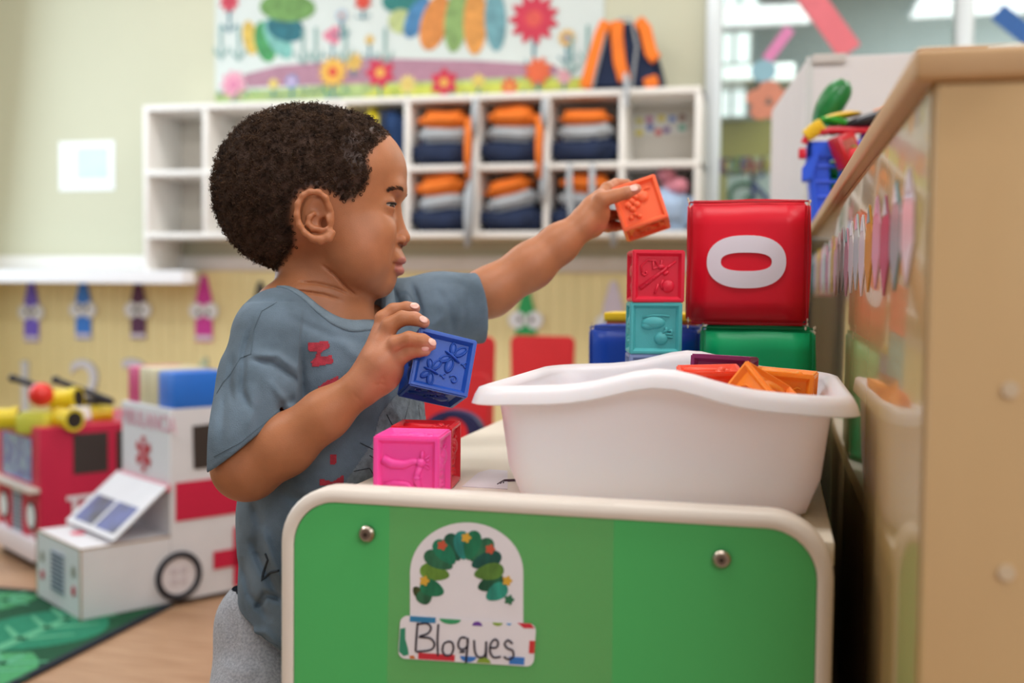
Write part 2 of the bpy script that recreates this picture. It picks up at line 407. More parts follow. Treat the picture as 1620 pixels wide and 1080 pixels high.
cubby_bag(4, 1, -.08, 'orange and navy backpack in the bottom cubby nearest the boy\'s face', 'g', 4, 1.1)
cubby_bag(5, 1, -.24, 'tilted orange and navy backpack in the bottom cubby above the bare arm', None, 5, .9)
b7 = cubby_bag(6, 1, .1, 'bundled orange and navy backpack in the bottom cubby behind the wrist, grey straps hanging', 'g', 6, 1.0)
for px in (902, 938):
    a = RY(px, 262, CY - .005); MB().tube([(a[0], CY - .012, a[2] + .005), (a[0], CY - .02, a[2] - .06), (a[0] + .01, CY - .03, a[2] - .16), (a[0] + .02, CY - .02, a[2] - .24)], [.009, .012, .012, .009], 8).build('strap', m_gry, b7, world=True, ang=180)
for (px, pz, L_, lb) in ((752, 166, .11, 'short grey strap at the top divider between the first and second orange bags'), (745, 262, .28, 'long grey strap hanging below the shelf between the two lower left bags'), (862, 166, .08, 'short grey strap at the top divider left of the flattest orange bag'), (860, 268, .12, 'grey strap at the lower divider right of the tilted orange bag')):
    a = RY(px, pz, CY - .012)
    tag(MB().tube([(a[0], CY - .012, a[2] + .02), (a[0] + .002, CY - .02, a[2] - L_ * .5), (a[0] - .004, CY - .014, a[2] - L_)], [.012, .015, .011], 8).build('hanging_strap', m_gry, None, ang=180), lb, 'strap', 'grey straps hanging on the cubby dividers')
# a bag and a yellow item in the cubby behind the head, clothes at bottom right, name sign at top right
x0 = xs[3] + tk; z0 = zm + tk
a = thing('folded_jacket', 'dark blue jacket folded in the cubby above the boy\'s forehead', 'jacket', (xs[4] - .075, CY + .12, z0))
soft(MB(), (-.05, -.12, 0), (.06, .1, .21), seed=9).build('body', mat('jacket_blue', '22406e', .85, var=.2, bump=.3), a, ang=180)
MB().tube([(-.02, -.13, .2), (-.01, -.14, .1), (-.015, -.135, .02)], [.01, .012, .01], 8).build('zip', mat('zip_dark', '1a2740', .6), a)
a = thing('yellow_pouch', 'bright yellow pouch in the cubby above the boy\'s forehead', 'pouch', (xs[4] - .155, CY + .12, z0))
soft(MB(), (-.03, -.11, 0), (.03, .08, .22), seed=12).build('body', mat('pouch_yellow', 'e6d32c', .7, var=.1), a, ang=180)
cx = (xs[7] + xs[8]) / 2; z0 = zb + tk
a = thing('folded_clothes', 'pale blue denim clothes heaped in the bottom right cubby', 'clothes', (cx + .03, CY + .1, z0))
soft(MB(), (-.09, -.09, 0), (.085, .1, .15), seed=15, amp=.016).build('garment', mat('denim_pale', 'a9bfdb', .85, var=.15, vscale=30, bump=.4), a, ang=180)
a = thing('plush_toy', 'pink plush bundle resting on pale blue clothes in the cubby', 'plush toy', (cx + .05, CY + .08, z0 + .14))
MB().ell((0, 0, .02), (.05, .05, .035)).ell((-.03, -.02, .06), (.035, .03, .025)).build('body', mat('plush_pink', 'd88a98', .95, var=.15, vscale=60, bump=.6), a)
MB().ell((.02, -.035, .02), (.03, .03, .03)).build('head', MATS['plush_pink'], a)
p, q = RY(1003, 213, WY - .014), RY(1090, 180, WY - .014)
a = thing('name_sign', 'strip of small coloured letters stuck inside the top right cubby', 'sign', ((p[0] + q[0]) / 2, WY - .014, p[2]))
MB().box((p[0], WY - .016, p[2]), (q[0], WY - .013, q[2])).build('card', MATS['white_card'], a, world=True)
for i, (u, v, c) in enumerate([(.1, .1, 'e6d32c'), (.1, .7, 'd6c94c'), (.28, .75, 'c05a9a'), (.3, .35, '3a62c0'), (.45, .1, 'd84a5a'), (.5, .8, 'e6d32c'), (.6, .2, '7b4a9c'), (.7, .75, '6a8ad0'), (.88, .3, '6ac0a8'), (.88, .8, '8a5a4a')]):
    MB().prism(disc(p[0] + (q[0] - p[0]) * u, p[2] + (q[2] - p[2]) * v, .014, .012, 10), (0, WY - .016, 0), (1, 0, 0), (0, 0, 1), .001).build('spot', mat('spot_' + c, c, .6, var=.05), a, world=True)

# backpack standing on the cubby shelf
bx0, bx1 = RY(918, 148, CY)[0], RY(1042, 148, CY)[0]; hz = RY(980, 30, CY)[2] - zt - tk
t = thing('backpack', 'orange and navy backpack standing upright on top of the cubby shelf', 'backpack', ((bx0 + bx1) / 2, CY + .13, zt + tk))
w_ = (bx1 - bx0) / 2
mb = MB(); prof = [(-w_, 0), (-w_ * .9, hz * .35), (-w_ * .72, hz * .75), (-w_ * .5, hz * .95), (-w_ * .1, hz), (w_ * .4, hz * .98), (w_ * .66, hz * .85), (w_ * .88, hz * .5), (w_, .06), (w_ * .97, 0)]
mb.prism(prof, (0, .11, 0), (1, 0, 0), (0, 0, 1), .21, .02); mb.build('body', m_navy, t)
def ribbon(pts, wd, th, m, nm, par):
    mb = MB(); vs = []; 
    for (x, z) in pts: vs.append((x, z))
    L = []; R_ = []
    for i, (x, z) in enumerate(vs):
        a = vs[max(i - 1, 0)]; b = vs[min(i + 1, len(vs) - 1)]; d = np.array([b[0] - a[0], b[1] - a[1]]); d /= np.linalg.norm(d) + 1e-9
        L.append((x - d[1] * wd, z + d[0] * wd)); R_.append((x + d[1] * wd, z - d[0] * wd))
    mb.prism(L + R_[::-1], (0, -.10, 0), (1, 0, 0), (0, 0, 1), th, .004)
    return mb.build(nm, m, par)
ribbon([(-w_ * .9, .01), (-w_ * .72, hz * .4), (-w_ * .52, hz * .8), (-w_ * .36, hz * .99)], .022, .022, m_org, 'strap', t)
ribbon([(w_ * .12, .03), (-w_ * .02, hz * .4), (-w_ * .1, hz * .8), (-w_ * .08, hz * .99)], .022, .022, m_org, 'strap', t)
ribbon([(w_ * .92, .10), (w_ * .78, hz * .5), (w_ * .62, hz * .86), (w_ * .42, hz * .99)], .022, .02, m_org, 'side_panel', t)
ribbon([(w_ * .62, .015), (w_ * .96, .03)], .02, .02, m_org, 'pocket', t)
ribbon([(-w_ * .70, .01), (-w_ * .55, hz * .4), (-w_ * .36, hz * .85)], .003, .026, m_gry, 'piping', t)
ribbon([(w_ * .30, .0), (w_ * .36, hz * .3), (w_ * .42, hz * .6), (w_ * .3, hz * .95)], .004, .026, m_gry, 'piping', t)
MB().tube([(-.03, 0, hz - .01), (-.025, 0, hz + .03), (.015, 0, hz + .035), (.03, 0, hz - .01)], .006, 8).build('handle', m_gry, t)
MB().tube([(w_ * .15, -.13, .05), (w_ * .2, -.15, .02), (w_ * .22, -.152, -.07)], [.008, .011, .007], 8).build('loose_strap', m_gry, t)

# ------------------------------------------------------------------ banner (a flower meadow, plain stand-in for the printed artwork)
p, q = RY(341, 163, WY - .004), RY(962, -70, WY - .004)
q = np.array([RY(955, 100, WY)[0], WY - .004, q[2]])
ban = thing('wall_banner', 'wide painted flower meadow banner above the cubby shelf', 'banner', ((p[0] + q[0]) / 2, WY, p[2]))
MB().box((p[0], WY - .006, p[2] - .01), (q[0], WY, q[2])).build('sheet', mat('banner_white', 'd0d8d5', .6, var=.05, vscale=5), ban, world=True)
def bp(px, py): a = RY(px, py, WY - .006); return (a[0], a[2])
lay = [0]
def bshape(poly, nm, col, var=.12, scale=30):
    lay[0] += 1
    return MB().prism(poly, (0, WY - .006 - .00015 * (lay[0] % 40), 0), (1, 0, 0), (0, 0, 1), .0006).build(nm, mat('banner_' + col, col, .65, var=var, vscale=scale), ban, world=True, smooth=False)
k_ = WY / F
random.seed(3)
bshape([bp(341, 163), bp(962, 150), bp(962, 125), bp(800, 118), bp(600, 128), bp(450, 140), bp(341, 146)], 'grass', 'a9bf7e', .25)
bshape([bp(560, 163), bp(960, 150), bp(955, 120), bp(840, 128), bp(700, 133), bp(600, 136)], 'grass', 'c6cc58', .2)
bshape([bp(390, 138), bp(560, 133), bp(700, 128), bp(890, 118), bp(880, 104), bp(760, 96), bp(590, 92), bp(440, 104), bp(385, 118)], 'path', 'ab7f92', .12)
# rounded patchwork hills in the banner's greens, teals and oranges
def blob(c, r, a, nm, col):
    x, y = bp(*c); ca, sa = math.cos(a), math.sin(a)
    bshape([(x + (u * ca - v * sa) * k_, y + (u * sa + v * ca) * k_) for u, v in disc(0, 0, r[0], r[1], 26)], nm, col, .3)
for c, r, a, col in [((396, 60), (14, 30), .2, 'd9b95a'), ((420, 66), (20, 36), .25, '4b9a5e'), ((440, 62), (18, 40), .6, '7dbab2'), ((452, 45), (36, 22), -.3, '2c6f7c'), ((455, 12), (52, 24), -.1, '6f9a56'),
                     ((640, -4), (40, 24), .2, '2f7f7a'), ((634, 34), (22, 20), -.3, 'b9c487'), ((660, 28), (18, 36), -.5, '4b84b4'), ((688, 36), (24, 46), -.3, 'd98a46'), ((722, 32), (20, 52), -.1, '88a866'), ((752, 34), (20, 54), 0, 'd9964c'), ((784, 32), (18, 50), .05, '6fa0aa')]:
    blob(c, r, a, 'leaf_patch', col)
def flower(c, r, n, col, mid):
    x, y = bp(*c); r *= k_
    pts = [(x + r * (1 - .16 * (1 + math.cos(n * a)) / 1) * math.cos(a), y + r * (1 - .16 * (1 + math.cos(n * a))) * math.sin(a)) for a in np.linspace(0, 2 * math.pi, 60, endpoint=False)]
    bshape(pts, 'flower', col, .1); bshape(disc(x, y, r * .32, n=14), 'flower_center', mid, .1)
def stem(c, h, col='2f7a8c'):
    x, y = bp(*c); bshape([(x - .006, y), (x + .006, y), (x + .004, y - h * k_), (x - .004, y - h * k_)], 'stem', col)
    bshape([(x, y - h * k_), (x + .035, y - h * k_ * .6), (x + .03, y - h * k_ * .8)], 'leaf', col); bshape([(x, y - h * k_), (x - .035, y - h * k_ * .6), (x - .03, y - h * k_ * .8)], 'leaf', col)
FL = [((370, 134), 26, 9, 'dd9ab0', 'd07fa0', 18), ((527, 114), 27, 12, 'e2b04e', 'cf4f3c', 32), ((602, 115), 26, 7, 'c8304e', 'e0a850', 36), ((703, 131), 24, 6, 'c9304a', 'e0a850', 20), ((852, 113), 24, 8, 'd9643e', 'b8385a', 32), ((806, 137), 15, 8, 'd4523c', 'e2b04e', 12),
      ((645, 133), 16, 10, 'd9c479', 'd2b45c', 16), ((462, 129), 13, 8, '8f9ac8', 'e9b8c8', 20), ((433, 133), 10, 6, 'dcc876', 'c8b050', 16), ((893, 121), 14, 8, 'd9a6ac', 'cf8f98', 20), ((897, 60), 15, 10, 'dcae5c', '6f86b4', 30), ((541, 25), 12, 8, 'a9b9cc', 'd99864', 30), ((575, 2), 16, 6, 'd24a3a', 'cf7f3c', 20),
      ((526, 56), 17, 3, 'd9849a', 'c46a84', 30), ((585, 63), 9, 7, 'dcb868', 'c8a050', 26), ((363, 2), 20, 8, 'c94a5c', 'b8384c', 40), ((757, 128), 12, 6, 'd8c069', 'c9b458', 20), ((560, 98), 17, 8, 'dcb45e', 'c8a050', 14), ((845, 30), 42, 11, 'c9364e', 'd9564e', 60)]
for c, r, n, col, mid, h in FL: stem((c[0], c[1] + r * .6), h); flower(c, r, n, col, mid)
for i in range(26):
    x = random.uniform(345, 950); x_, y_ = bp(x, random.uniform(146, 156)); d = random.choice((-1, 1))
    bshape([(x_, y_), (x_ + d * .03, y_ + .035), (x_ + d * .018, y_ + .008)], 'leaf', random.choice(('2f7a8c', '4f9a5e', '3a6f7c')))
for x in (350, 378, 480, 500, 548, 610, 905, 930): stem((x, random.uniform(20, 60)), 60, '7fa8a4')

# ------------------------------------------------------------------ crayon and number cut-outs on the wainscot
FY = WY - .016
def crayon(px, pt, pb, wpx, col, lb, look, eyes=True, eye_y=None):
    c = RY(px, (pt + pb) / 2, FY); top = RY(px, pt, FY)[2]; bot = RY(px, pb, FY)[2]; w_ = wpx * k_ / 2; H = top - bot
    t = thing('crayon_cutout', lb, 'wall cutout', (c[0], FY, bot), group='googly-eyed paper crayons on the wainscot')
    m = mat('crayon_' + col, col, .55, var=.06, vscale=30)
    MB().prism([(-w_, 0), (w_, 0), (w_, H * .60), (w_ * .35, H * .96), (0, H), (-w_ * .35, H * .96), (-w_, H * .60)], (0, 0, 0), (1, 0, 0), (0, 0, 1), .004).build('paper', m, t, smooth=False)
    MB().prism([(-w_, H * .02), (w_, H * .02), (w_, H * .09), (-w_, H * .09)], (0, -.004, 0), (1, 0, 0), (0, 0, 1), .001).build('band', mat('band_white', 'dcd6e6', .6, var=.03), t, smooth=False)
    if eyes:
        ez = (RY(px, eye_y, FY)[2] - bot) if eye_y else H * .46
        for s in (-1, 1):
            MB().prism(disc(s * w_ * .86, ez, .034, n=20), (0, -.004, 0), (1, 0, 0), (0, 0, 1), .003).build('eye', mat('eye_white', 'edf1f6', .35, var=.02), t, smooth=False)
            MB().prism(disc(s * w_ * .86 - s * .012 + look[0], ez + look[1], .010, n=12), (0, -.0075, 0), (1, 0, 0), (0, 0, 1), .001).build('pupil', mat('pupil_dark', '3a4250', .4), t, smooth=False)
    return t
crayon(50, 440, 540, 30, '7a67dc', 'violet paper crayon with round eyes, leftmost on the yellow wainscot', (0, .004))
crayon(132, 436, 536, 31, '3f86e8', 'bright blue paper crayon with big eyes on the wainscot', (0, .01))
crayon(219, 436, 536, 29, '5f3358', 'dark maroon paper crayon with staring eyes on the wainscot', (0, 0))
crayon(323, 434, 540, 32, 'd53fa6', 'pink paper crayon with angry eyes, white tip, on the wainscot', (0, -.008))
crayon(412, 444, 540, 28, '34383c', 'black paper crayon half hidden behind the boy\'s back', (0, 0))
crayon(832, 458, 562, 34, '2fa860', 'green paper crayon with round eyes under the outstretched arm', (0, .002), eye_y=506)
crayon(970, 443, 548, 32, 'd8cfe0', 'pale lavender paper crayon above the blue foam block', (0, 0), eye_y=512)
for ch, px, sz, py, col, lb in (('1', 40, .34, 655, 'dfe3ea', 'white paper number 1 on the wainscot behind the fire truck'), ('2', 136, .34, 655, 'dfe0ea', 'white paper number 2 on the wainscot behind the yellow pipes'), ('3', 214, .34, 655, 'd6d4e2', 'lavender paper number 3 on the wainscot behind the roof blocks'), ('4', 311, .34, 655, 'bfd0b0', 'pale green paper number 4 on the wainscot behind the blue roof block')):
    c = RY(px, py, FY); t = thing('number_cutout', lb, 'wall number', tuple(c), group='paper numbers on the wainscot')
    text_mb(ch, sz, .006, tuple(c), (1, 0, 0), (0, 0, 1)).build('numeral', mat('number_' + col, col, .6, var=.04), t, world=True, smooth=False)
    o_ = text_mb(ch, sz, .004, (c[0], c[1] + .004, c[2] - .003), (1, 0, 0), (0, 0, 1)); V = np.array(o_.v); cc = V.mean(0); o_.v = [tuple(x) for x in (V - cc) * [1.07, 1, 1.05] + cc]
    o_.build('outline', mat('number_edge', '8e949e', .6, var=.05), t, world=True, smooth=False)

# ------------------------------------------------------------------ rug
RX1, RY1 = -1.405, 2.31
rug = thing('play_rug', 'green rug with big leaf print and dark bound edge under the ambulance', 'rug', (-2.3, 1.4, 0))
MB().box((-3.3, .35, 0), (RX1, RY1, .008), .003, 1).build('pile', mat('rug_green', '0c4c2f', .95, var=.25, vscale=120, bump=.6, bscale=700), rug, world=True)
for lo, hi in (((RX1 - .012, .35, 0), (RX1 + .006, RY1, .010)), ((-3.3, RY1 - .006, 0), (RX1, RY1 + .01, .010))):
    MB().box(lo, hi, .003, 1).build('binding', mat('rug_binding', '15202c', .9, var=.1), rug, world=True)
def leaf(cx, cy, L_, W_, a, col):
    ca, sa = math.cos(a), math.sin(a)
    f = lambda u, v, z=0: (cx + u * ca - v * sa, cy + u * sa + v * ca)
    pts = [f(L_ * (-.5 + i / 12), W_ * .5 * math.sin(math.pi * i / 12) ** .75) for i in range(13)] + [f(L_ * (.5 - i / 12), -W_ * .5 * math.sin(math.pi * i / 12) ** .75) for i in range(1, 12)]
    MB().prism(pts, (0, 0, .0082), (1, 0, 0), (0, 1, 0), .0007).build('leaf', mat('leaf_' + col, col, .95, var=.2, vscale=90, bump=.6, bscale=700), rug, world=True, smooth=False)
    v = MB(); 
    def seg(p0, p1, w0):
        d = np.array(p1) - np.array(p0); n = np.array([-d[1], d[0]]) / np.linalg.norm(d) * w0
        a_, b_, c_, d_ = np.array(p0) - n, np.array(p1) - n * .5, np.array(p1) + n * .5, np.array(p0) + n
        v.prism([tuple(a_), tuple(b_), tuple(c_), tuple(d_)], (0, 0, .0089), (1, 0, 0), (0, 1, 0), .0006)
    seg(f(-L_ * .48, 0), f(L_ * .42, 0), .016)
    for u in (-.25, 0, .2):
        for s in (-1, 1): seg(f(L_ * u, 0), f(L_ * (u + .2), s * W_ * .33), .008)
    v.build('vein', mat('vein_light', '55a07a', .95, var=.1), rug, world=True, smooth=False)
def fl_(px, py): return RZ(px, py, 0.008)
c = fl_(72, 994); leaf(c[0], c[1], .33, .27, math.radians(88), '1b7c5c')
c = fl_(2, 957); leaf(c[0] - .06, c[1], .26, .18, math.radians(40), '3c8a58')
c = fl_(12, 1062); leaf(c[0] - .05, c[1] - .02, .26, .22, math.radians(80), '469862')
leaf(-2.9, 1.5, .4, .28, .6, '1b7c5c'); leaf(-2.4, .8, .4, .28, 1.9, '469862'); leaf(-1.75, .95, .38, .26, 1.4, '1b7c5c')

# ------------------------------------------------------------------ cardboard vehicles
def cam_dir(a, d): return np.array([a * math.cos(TH) - d * math.sin(TH), a * math.sin(TH) + d * math.cos(TH)])
sd = cam_dir(.732, .681); rz_v = math.atan2(sd[1], sd[0])
m_card = mat('cardboard_white', 'dcdbe0', .55, var=.04, vscale=12, bump=.1, bscale=60)
m_cardb = mat('cardboard_brown', 'a98a68', .8, var=.15, vscale=30)
m_red = mat('card_red', 'c81f44', .5, var=.06, vscale=10)
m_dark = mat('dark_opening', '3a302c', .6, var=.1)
m_blk = mat('tape_black', '24252e', .45, var=.1)
c0 = RZ(128, 982, 0.009); D0 = None
amb = thing('cardboard_ambulance', 'white cardboard toy ambulance with red cross, stripe and open grille hood', 'toy ambulance', (c0[0], c0[1], .009), rz_v)
# local: x along the side (away to the right), y along the front, z up
WV = .275
MB().box((0, 0, 0), (.215, WV, .163), .002, 1).build('hood', m_card, amb)
MB().box((.215, 0, 0), (.72, WV, .467), .002, 1).build('cab', m_card, amb)
for i, (x, y) in enumerate(((0, 0), (.0, WV))):
    MB().box((x - .0015, y - .0015, 0), (x + .0015, y + .0015, .163)).build('corner_tape', m_cardb, amb)
MB().box((-.001, -.001, .161), (.215, .0015, .1645)).build('edge_tape', m_cardb, amb)
MB().box((-.001, 0, .161), (.0015, WV, .1645)).build('edge_tape', m_cardb, amb)
# windscreen board sloping from the cab face to the hood
wa, wb_ = np.array([.209, .285]), np.array([.075, .172])
dx = wb_ - wa; Ls = np.linalg.norm(dx)
O_ = Vector((wa[0], -.006, wa[1])); U_ = Vector((0, 1, 0)); V_ = Vector((dx[0] / Ls, 0, dx[1] / Ls))
def slab(poly, off, th, nm, m): return MB().prism(poly, O_ + U_.cross(V_) * off, U_, V_, th).build(nm, m, amb, smooth=False)
nrm = U_.cross(V_); sgn = 1 if nrm.z > 0 else -1
w2 = WV + .012
slab([(0, 0), (w2, 0), (w2, Ls), (0, Ls)], 0, .004 * sgn, 'windscreen_board', m_card)
for y0 in (.022, .150):
    slab([(y0, Ls * .46), (y0 + .112, Ls * .46), (y0 + .112, Ls * .92), (y0, Ls * .92)], .0042 * sgn, .001 * sgn, 'windscreen_pane', mat('painted_sheen_film', '3c3438', .42, var=.5, vscale=14, col2='5a60a0'))  # bluish highlight is mixed into the dark pane colour
MB().box((.203, -.004, .272), (.2145, WV + .004, .287)).build('red_trim', mat('trim_red', 'd9627a', .6, var=.05), amb)
MB().prism([(.0, 0), (.135, 0), (.135, .115)], (.076, .0, .165), (1, 0, 0), (0, 0, 1), .003).build('side_gusset', mat('inner_card', '8f9aa3', .7, var=.1), amb) if False else None
MB().prism(disc(.06, .17, .017, .022, 16), (0, 0, .1636), (1, 0, 0), (0, 1, 0), .001).build('hood_spot', mat('trim_red2', 'd5506a', .6), amb)
# front: grille, lamps
F0 = dict(o=(-.0005, 0, 0), ux=(0, 1, 0), uy=(0, 0, 1))
def front(poly, nm, m, th=-.0015): return MB().prism(poly, (-.0008, 0, 0), (0, 1, 0), (0, 0, 1), th).build(nm, m, amb, smooth=False)
front(rrect(.095, .035, .175, .135, .002), 'grille_card', mat('grille_light', 'c3cbd8', .5, var=.04))
for i in range(9): MB().box((-.0045, .097, .041 + i * .0105), (-.0023, .173, .046 + i * .0105)).build('grille_bar', mat('grille_bar', '5b6678', .5), amb)
for y in (.04, .235):
    front(disc(y, .105, .010, .014, 16), 'headlamp', mat('lamp_grey', '8d8c80', .4, var=.1)); front(disc(y, .060, .010, .012, 16), 'turn_lamp', m_red)
# cab front: emblem, lettering
def cabf(poly, nm, m, off=0.): return MB().prism(poly, (.2142 - off, 0, 0), (0, 1, 0), (0, 0, 1), -.0012).build(nm, m, amb, smooth=False)
m_em = mat('emblem_red', 'b5333f', .5)
cx_, cz_ = .145, .345
for a in range(3):
    an = math.radians(90 + 60 * a); ca, sa = math.cos(an), math.sin(an)
    cabf([(cx_ + u * ca - v * sa, cz_ + u * sa + v * ca) for u, v in ((-.044, -.010), (.044, -.010), (.044, .010), (-.044, .010))], 'emblem_bar', m_em, .0003 * a)
cabf(rrect(cx_ - .003, cz_ - .034, cx_ + .003, cz_ + .034, .002), 'emblem_staff', mat('emblem_pale', 'd8b0bc', .5), .0015)
text_mb('AMBULANCIA', .056, .0012, (.2135, WV / 2 + .0, .412), (0, -1, 0), (0, 0, 1)).build('lettering', mat('faint_red_ink', 'd9a5b5', .6), amb, smooth=False)
# side
def side(poly, nm, m, off=0., bev=0): return MB().prism(poly, (0, -.0008 - off, 0), (1, 0, 0), (0, 0, 1), .0015).build(nm, m, amb, smooth=False)
side([(.228, .196), (.72, .196), (.72, .290), (.228, .290)], 'side_stripe', m_red)
side([(.275, .318), (.39, .318), (.388, .428), (.272, .424)], 'side_window', m_dark)
side([(.50, .318), (.66, .318), (.66, .428), (.50, .428)], 'side_window', m_dark)
for poly in ([(.326, .064), (.476, .064), (.476, .108), (.326, .108)], [(.381, .012), (.421, .012), (.421, .162), (.381, .162)]): side(poly, 'red_cross_bar', m_red, .0003 * len(poly))
for xx in (.235, .60):
    ring = MB(); ring.tube([(xx + .052 * math.cos(a), -.004, .064 + .052 * math.sin(a)) for a in np.linspace(0, 2 * math.pi, 32, endpoint=False)], .0078, 8, closed=True); ring.build('wheel_tyre', m_blk, amb)
    side(disc(xx, .064, .050, n=28), 'wheel_disc', mat('wheel_white', 'e2dde2', .5), .0008)
    for q_ in range(4):
        a = math.radians(45 + 90 * q_); side(disc(xx + .017 * math.cos(a), .064 + .017 * math.sin(a), .010, n=12), 'wheel_hole', mat('wheel_hole', 'cfc6cd', .5), .0026)
MB().box((.215, -.001, 0), (.72, .002, .003)).build('edge_tape', m_blk, amb)
# roof blocks
for (y0, y1, x0_, x1_, h_, col, lb) in ((.0, .085, .225, .36, .088, '2e74d8', 'blue box sitting on the ambulance roof'), (.09, .195, .225, .36, .092, 'd6caa8', 'cream box on the ambulance roof between blue and pink'), (.20, .262, .225, .36, .090, 'd64d84', 'pink box at the far corner of the ambulance roof')):
    M_ = amb.matrix_basis; wp = M_ @ Vector(((x0_ + x1_) / 2, (y0 + y1) / 2, .467))
    t = thing('roof_box', lb, 'box', wp, rz_v, 'coloured siren boxes on the ambulance roof')
    MB().box((-(x1_ - x0_) / 2, -(y1 - y0) / 2, 0), ((x1_ - x0_) / 2, (y1 - y0) / 2, h_), .005).build('box_body', mat('box_' + col, col, .35, var=.06, vscale=15), t)
    MB().box((-(x1_ - x0_) / 2 - .0008, -.001, .004), (-(x1_ - x0_) / 2, .001, h_ - .004)).build('seam', mat('seam_' + col, tuple(c * .8 for c in [int(col[i:i + 2], 16) / 255 for i in (0, 2, 4)]), .5), t)

# fire truck
c1 = RZ(64, 905, 0.0)
trk = thing('cardboard_fire_truck', 'red cardboard toy fire truck with film windscreen and white ladder', 'toy fire truck', (c1[0], c1[1], 0), rz_v)
MB().box((0, 0, .03), (.62, .34, .388), .002, 1).build('body', m_red, trk)
MB().box((-.02, -.004, .03), (.0, .344, .085), .003).build('bumper', mat('bumper_white', 'e6dde2', .5), trk)
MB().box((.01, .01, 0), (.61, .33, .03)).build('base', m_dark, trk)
def tf(poly, nm, m, off=0., th=-.0015): return MB().prism(poly, (-.0008 - off, 0, 0), (0, 1, 0), (0, 0, 1), th).build(nm, m, trk, smooth=False)
def ts(poly, nm, m, off=0.): return MB().prism(poly, (0, -.0008 - off, 0), (1, 0, 0), (0, 0, 1), .0015).build(nm, m, trk, smooth=False)
tf([(.055, .235), (.29, .235), (.29, .355), (.055, .355)], 'windscreen', mat('holo_film', '9fc3dd', .08, metal=.6, var=.6, vscale=30, col2='5a54c8', bump=.8, bscale=30))
MB().box((-.03, -.004, .215), (-.001, .344, .226)).build('sill_strip', mat('strip_cream', 'd6c9bd', .5), trk)
tf(rrect(.135, .085, .21, .200, .003), 'grille_card', mat('grille_light', 'c3cbd8', .5))
for i in range(9): MB().box((-.0045, .137, .092 + i * .0115), (-.0023, .208, .0975 + i * .0115)).build('grille_bar', mat('grille_bar', '5b6678', .5), trk)
for y in (.062, .28):
    tf(disc(y, .143, .038, .040, 24), 'headlamp_rim', m_blk); tf(disc(y, .143, .029, .032, 24), 'headlamp', mat('lamp_white', 'e4edf0', .4), .0016)
    tf(disc(y - .01, .083, .014, n=14), 'fog_lamp', mat('bumper_white', 'e6dde2', .5), .0016)
for xa in (.09, .21, .33, .45): ts([(xa, .255), (xa + .095, .255), (xa + .095, .365), (xa, .365)], 'side_window', m_dark)
for z in (.115, .185): ts([(.07, z), (.60, z), (.60, z + .012), (.07, z + .012)], 'ladder_rail', mat('bumper_white', 'e6dde2', .5), .0016)
for i in range(9): ts([(.085 + i * .058, .127), (.099 + i * .058, .127), (.099 + i * .058, .185), (.085 + i * .058, .185)], 'ladder_rung', mat('bumper_white', 'e6dde2', .5), .0012)

# toys on the truck roof
m_pipe = mat('pipe_yellow', 'e2c928', .3, var=.06, vscale=10)
def pipe(a, b, r, lb, z=None, cap=True):
    a, b = np.array(a), np.array(b)
    t = thing('toy_pipe', lb, 'toy pipe', tuple((a + b) / 2), group='yellow toy pipes on the fire truck roof')
    MB().tube([a, b], r, 20).build('tube', m_pipe, t, world=True)
    d = (b - a) / np.linalg.norm(b - a)
    for e, s in ((a, -1), (b, 1)):
        MB().tube([e - d * s * .012, e + d * s * .003], r * 1.10, 20).build('collar', m_pipe, t, world=True)
        MB().tube([e + d * s * .0025, e + d * s * .004], r * .82, 18).build('bore', mat('pipe_hollow_shade', '2a2118', .8), t, world=True)  # dark disc stands in for the shaded hollow of the pipe
    return t
def onroof(px, py, D): return WP(px, py, D)
pipe(onroof(-30, 664, 3.0), onroof(28, 662, 3.02), .030, 'yellow pipe with dark open end at the left edge')
pipe(onroof(88, 634, 3.06), onroof(123, 630, 3.05), .031, 'upper yellow pipe stacked right of the red ball')
pipe(onroof(96, 662, 2.98), onroof(117, 664, 2.94), .028, 'short yellow elbow pipe with its open end facing front')
pipe(onroof(146, 654, 3.1), onroof(176, 652, 3.12), .024, 'yellow pipe nearest the ambulance')
c = onroof(62, 668, 2.98); t = thing('toy_tub', 'pale yellow round-cornered block under the red ball', 'toy block', tuple(c))
MB().box((c[0] - .048, c[1] - .04, c[2] - .030), (c[0] + .048, c[1] + .04, c[2] + .026), .01).build('block_body', mat('tub_yellow', 'cfcb4c', .35, var=.05), t, world=True)
MB().box((c[0] - .04, c[1] - .033, c[2] + .0255), (c[0] + .04, c[1] + .033, c[2] + .030), .002).build('lid', mat('tub_yellow', 'cfcb4c', .35), t, world=True)
c = onroof(65, 624, 2.97)
t = thing('red_ball', 'glossy red plastic ball sitting on the pale yellow block', 'ball', tuple(c))
MB().ell((0, 0, 0), (.033, .033, .033), n=28, m=18).build('ball_shell', mat('ball_red', 'e03028', .2), t, ang=180)
for a, b, lb in (((20, 598), (60, 611), 'black toy rod sticking out left behind the red ball'), ((88, 601), (176, 634), 'long black toy rod slanting down to the ambulance'), ((136, 634), (178, 636), 'short black toy rod low beside the pink box')):
    A, B = onroof(*a, 3.1), onroof(*b, 3.08)
    t = thing('toy_rod', lb, 'toy rod', tuple((A + B) / 2), group='black toy rods on the fire truck roof')
    MB().tube([A, B], .009, 10).build('rod', m_blk, t, world=True); MB().ell(A, (.012, .012, .012)).build('knob', m_blk, t, world=True)
c = onroof(132, 650, 3.05)
t = thing('white_toy_wedge', 'small white toy wedge between the yellow pipes', 'toy block', tuple(c))
MB().prism([(-.02, -.02), (.03, -.02), (.022, .01), (-.018, .016)], tuple(c), (1, 0, 0), (0, 0, 1), .04, .003).build('wedge', m_white, t, world=True)

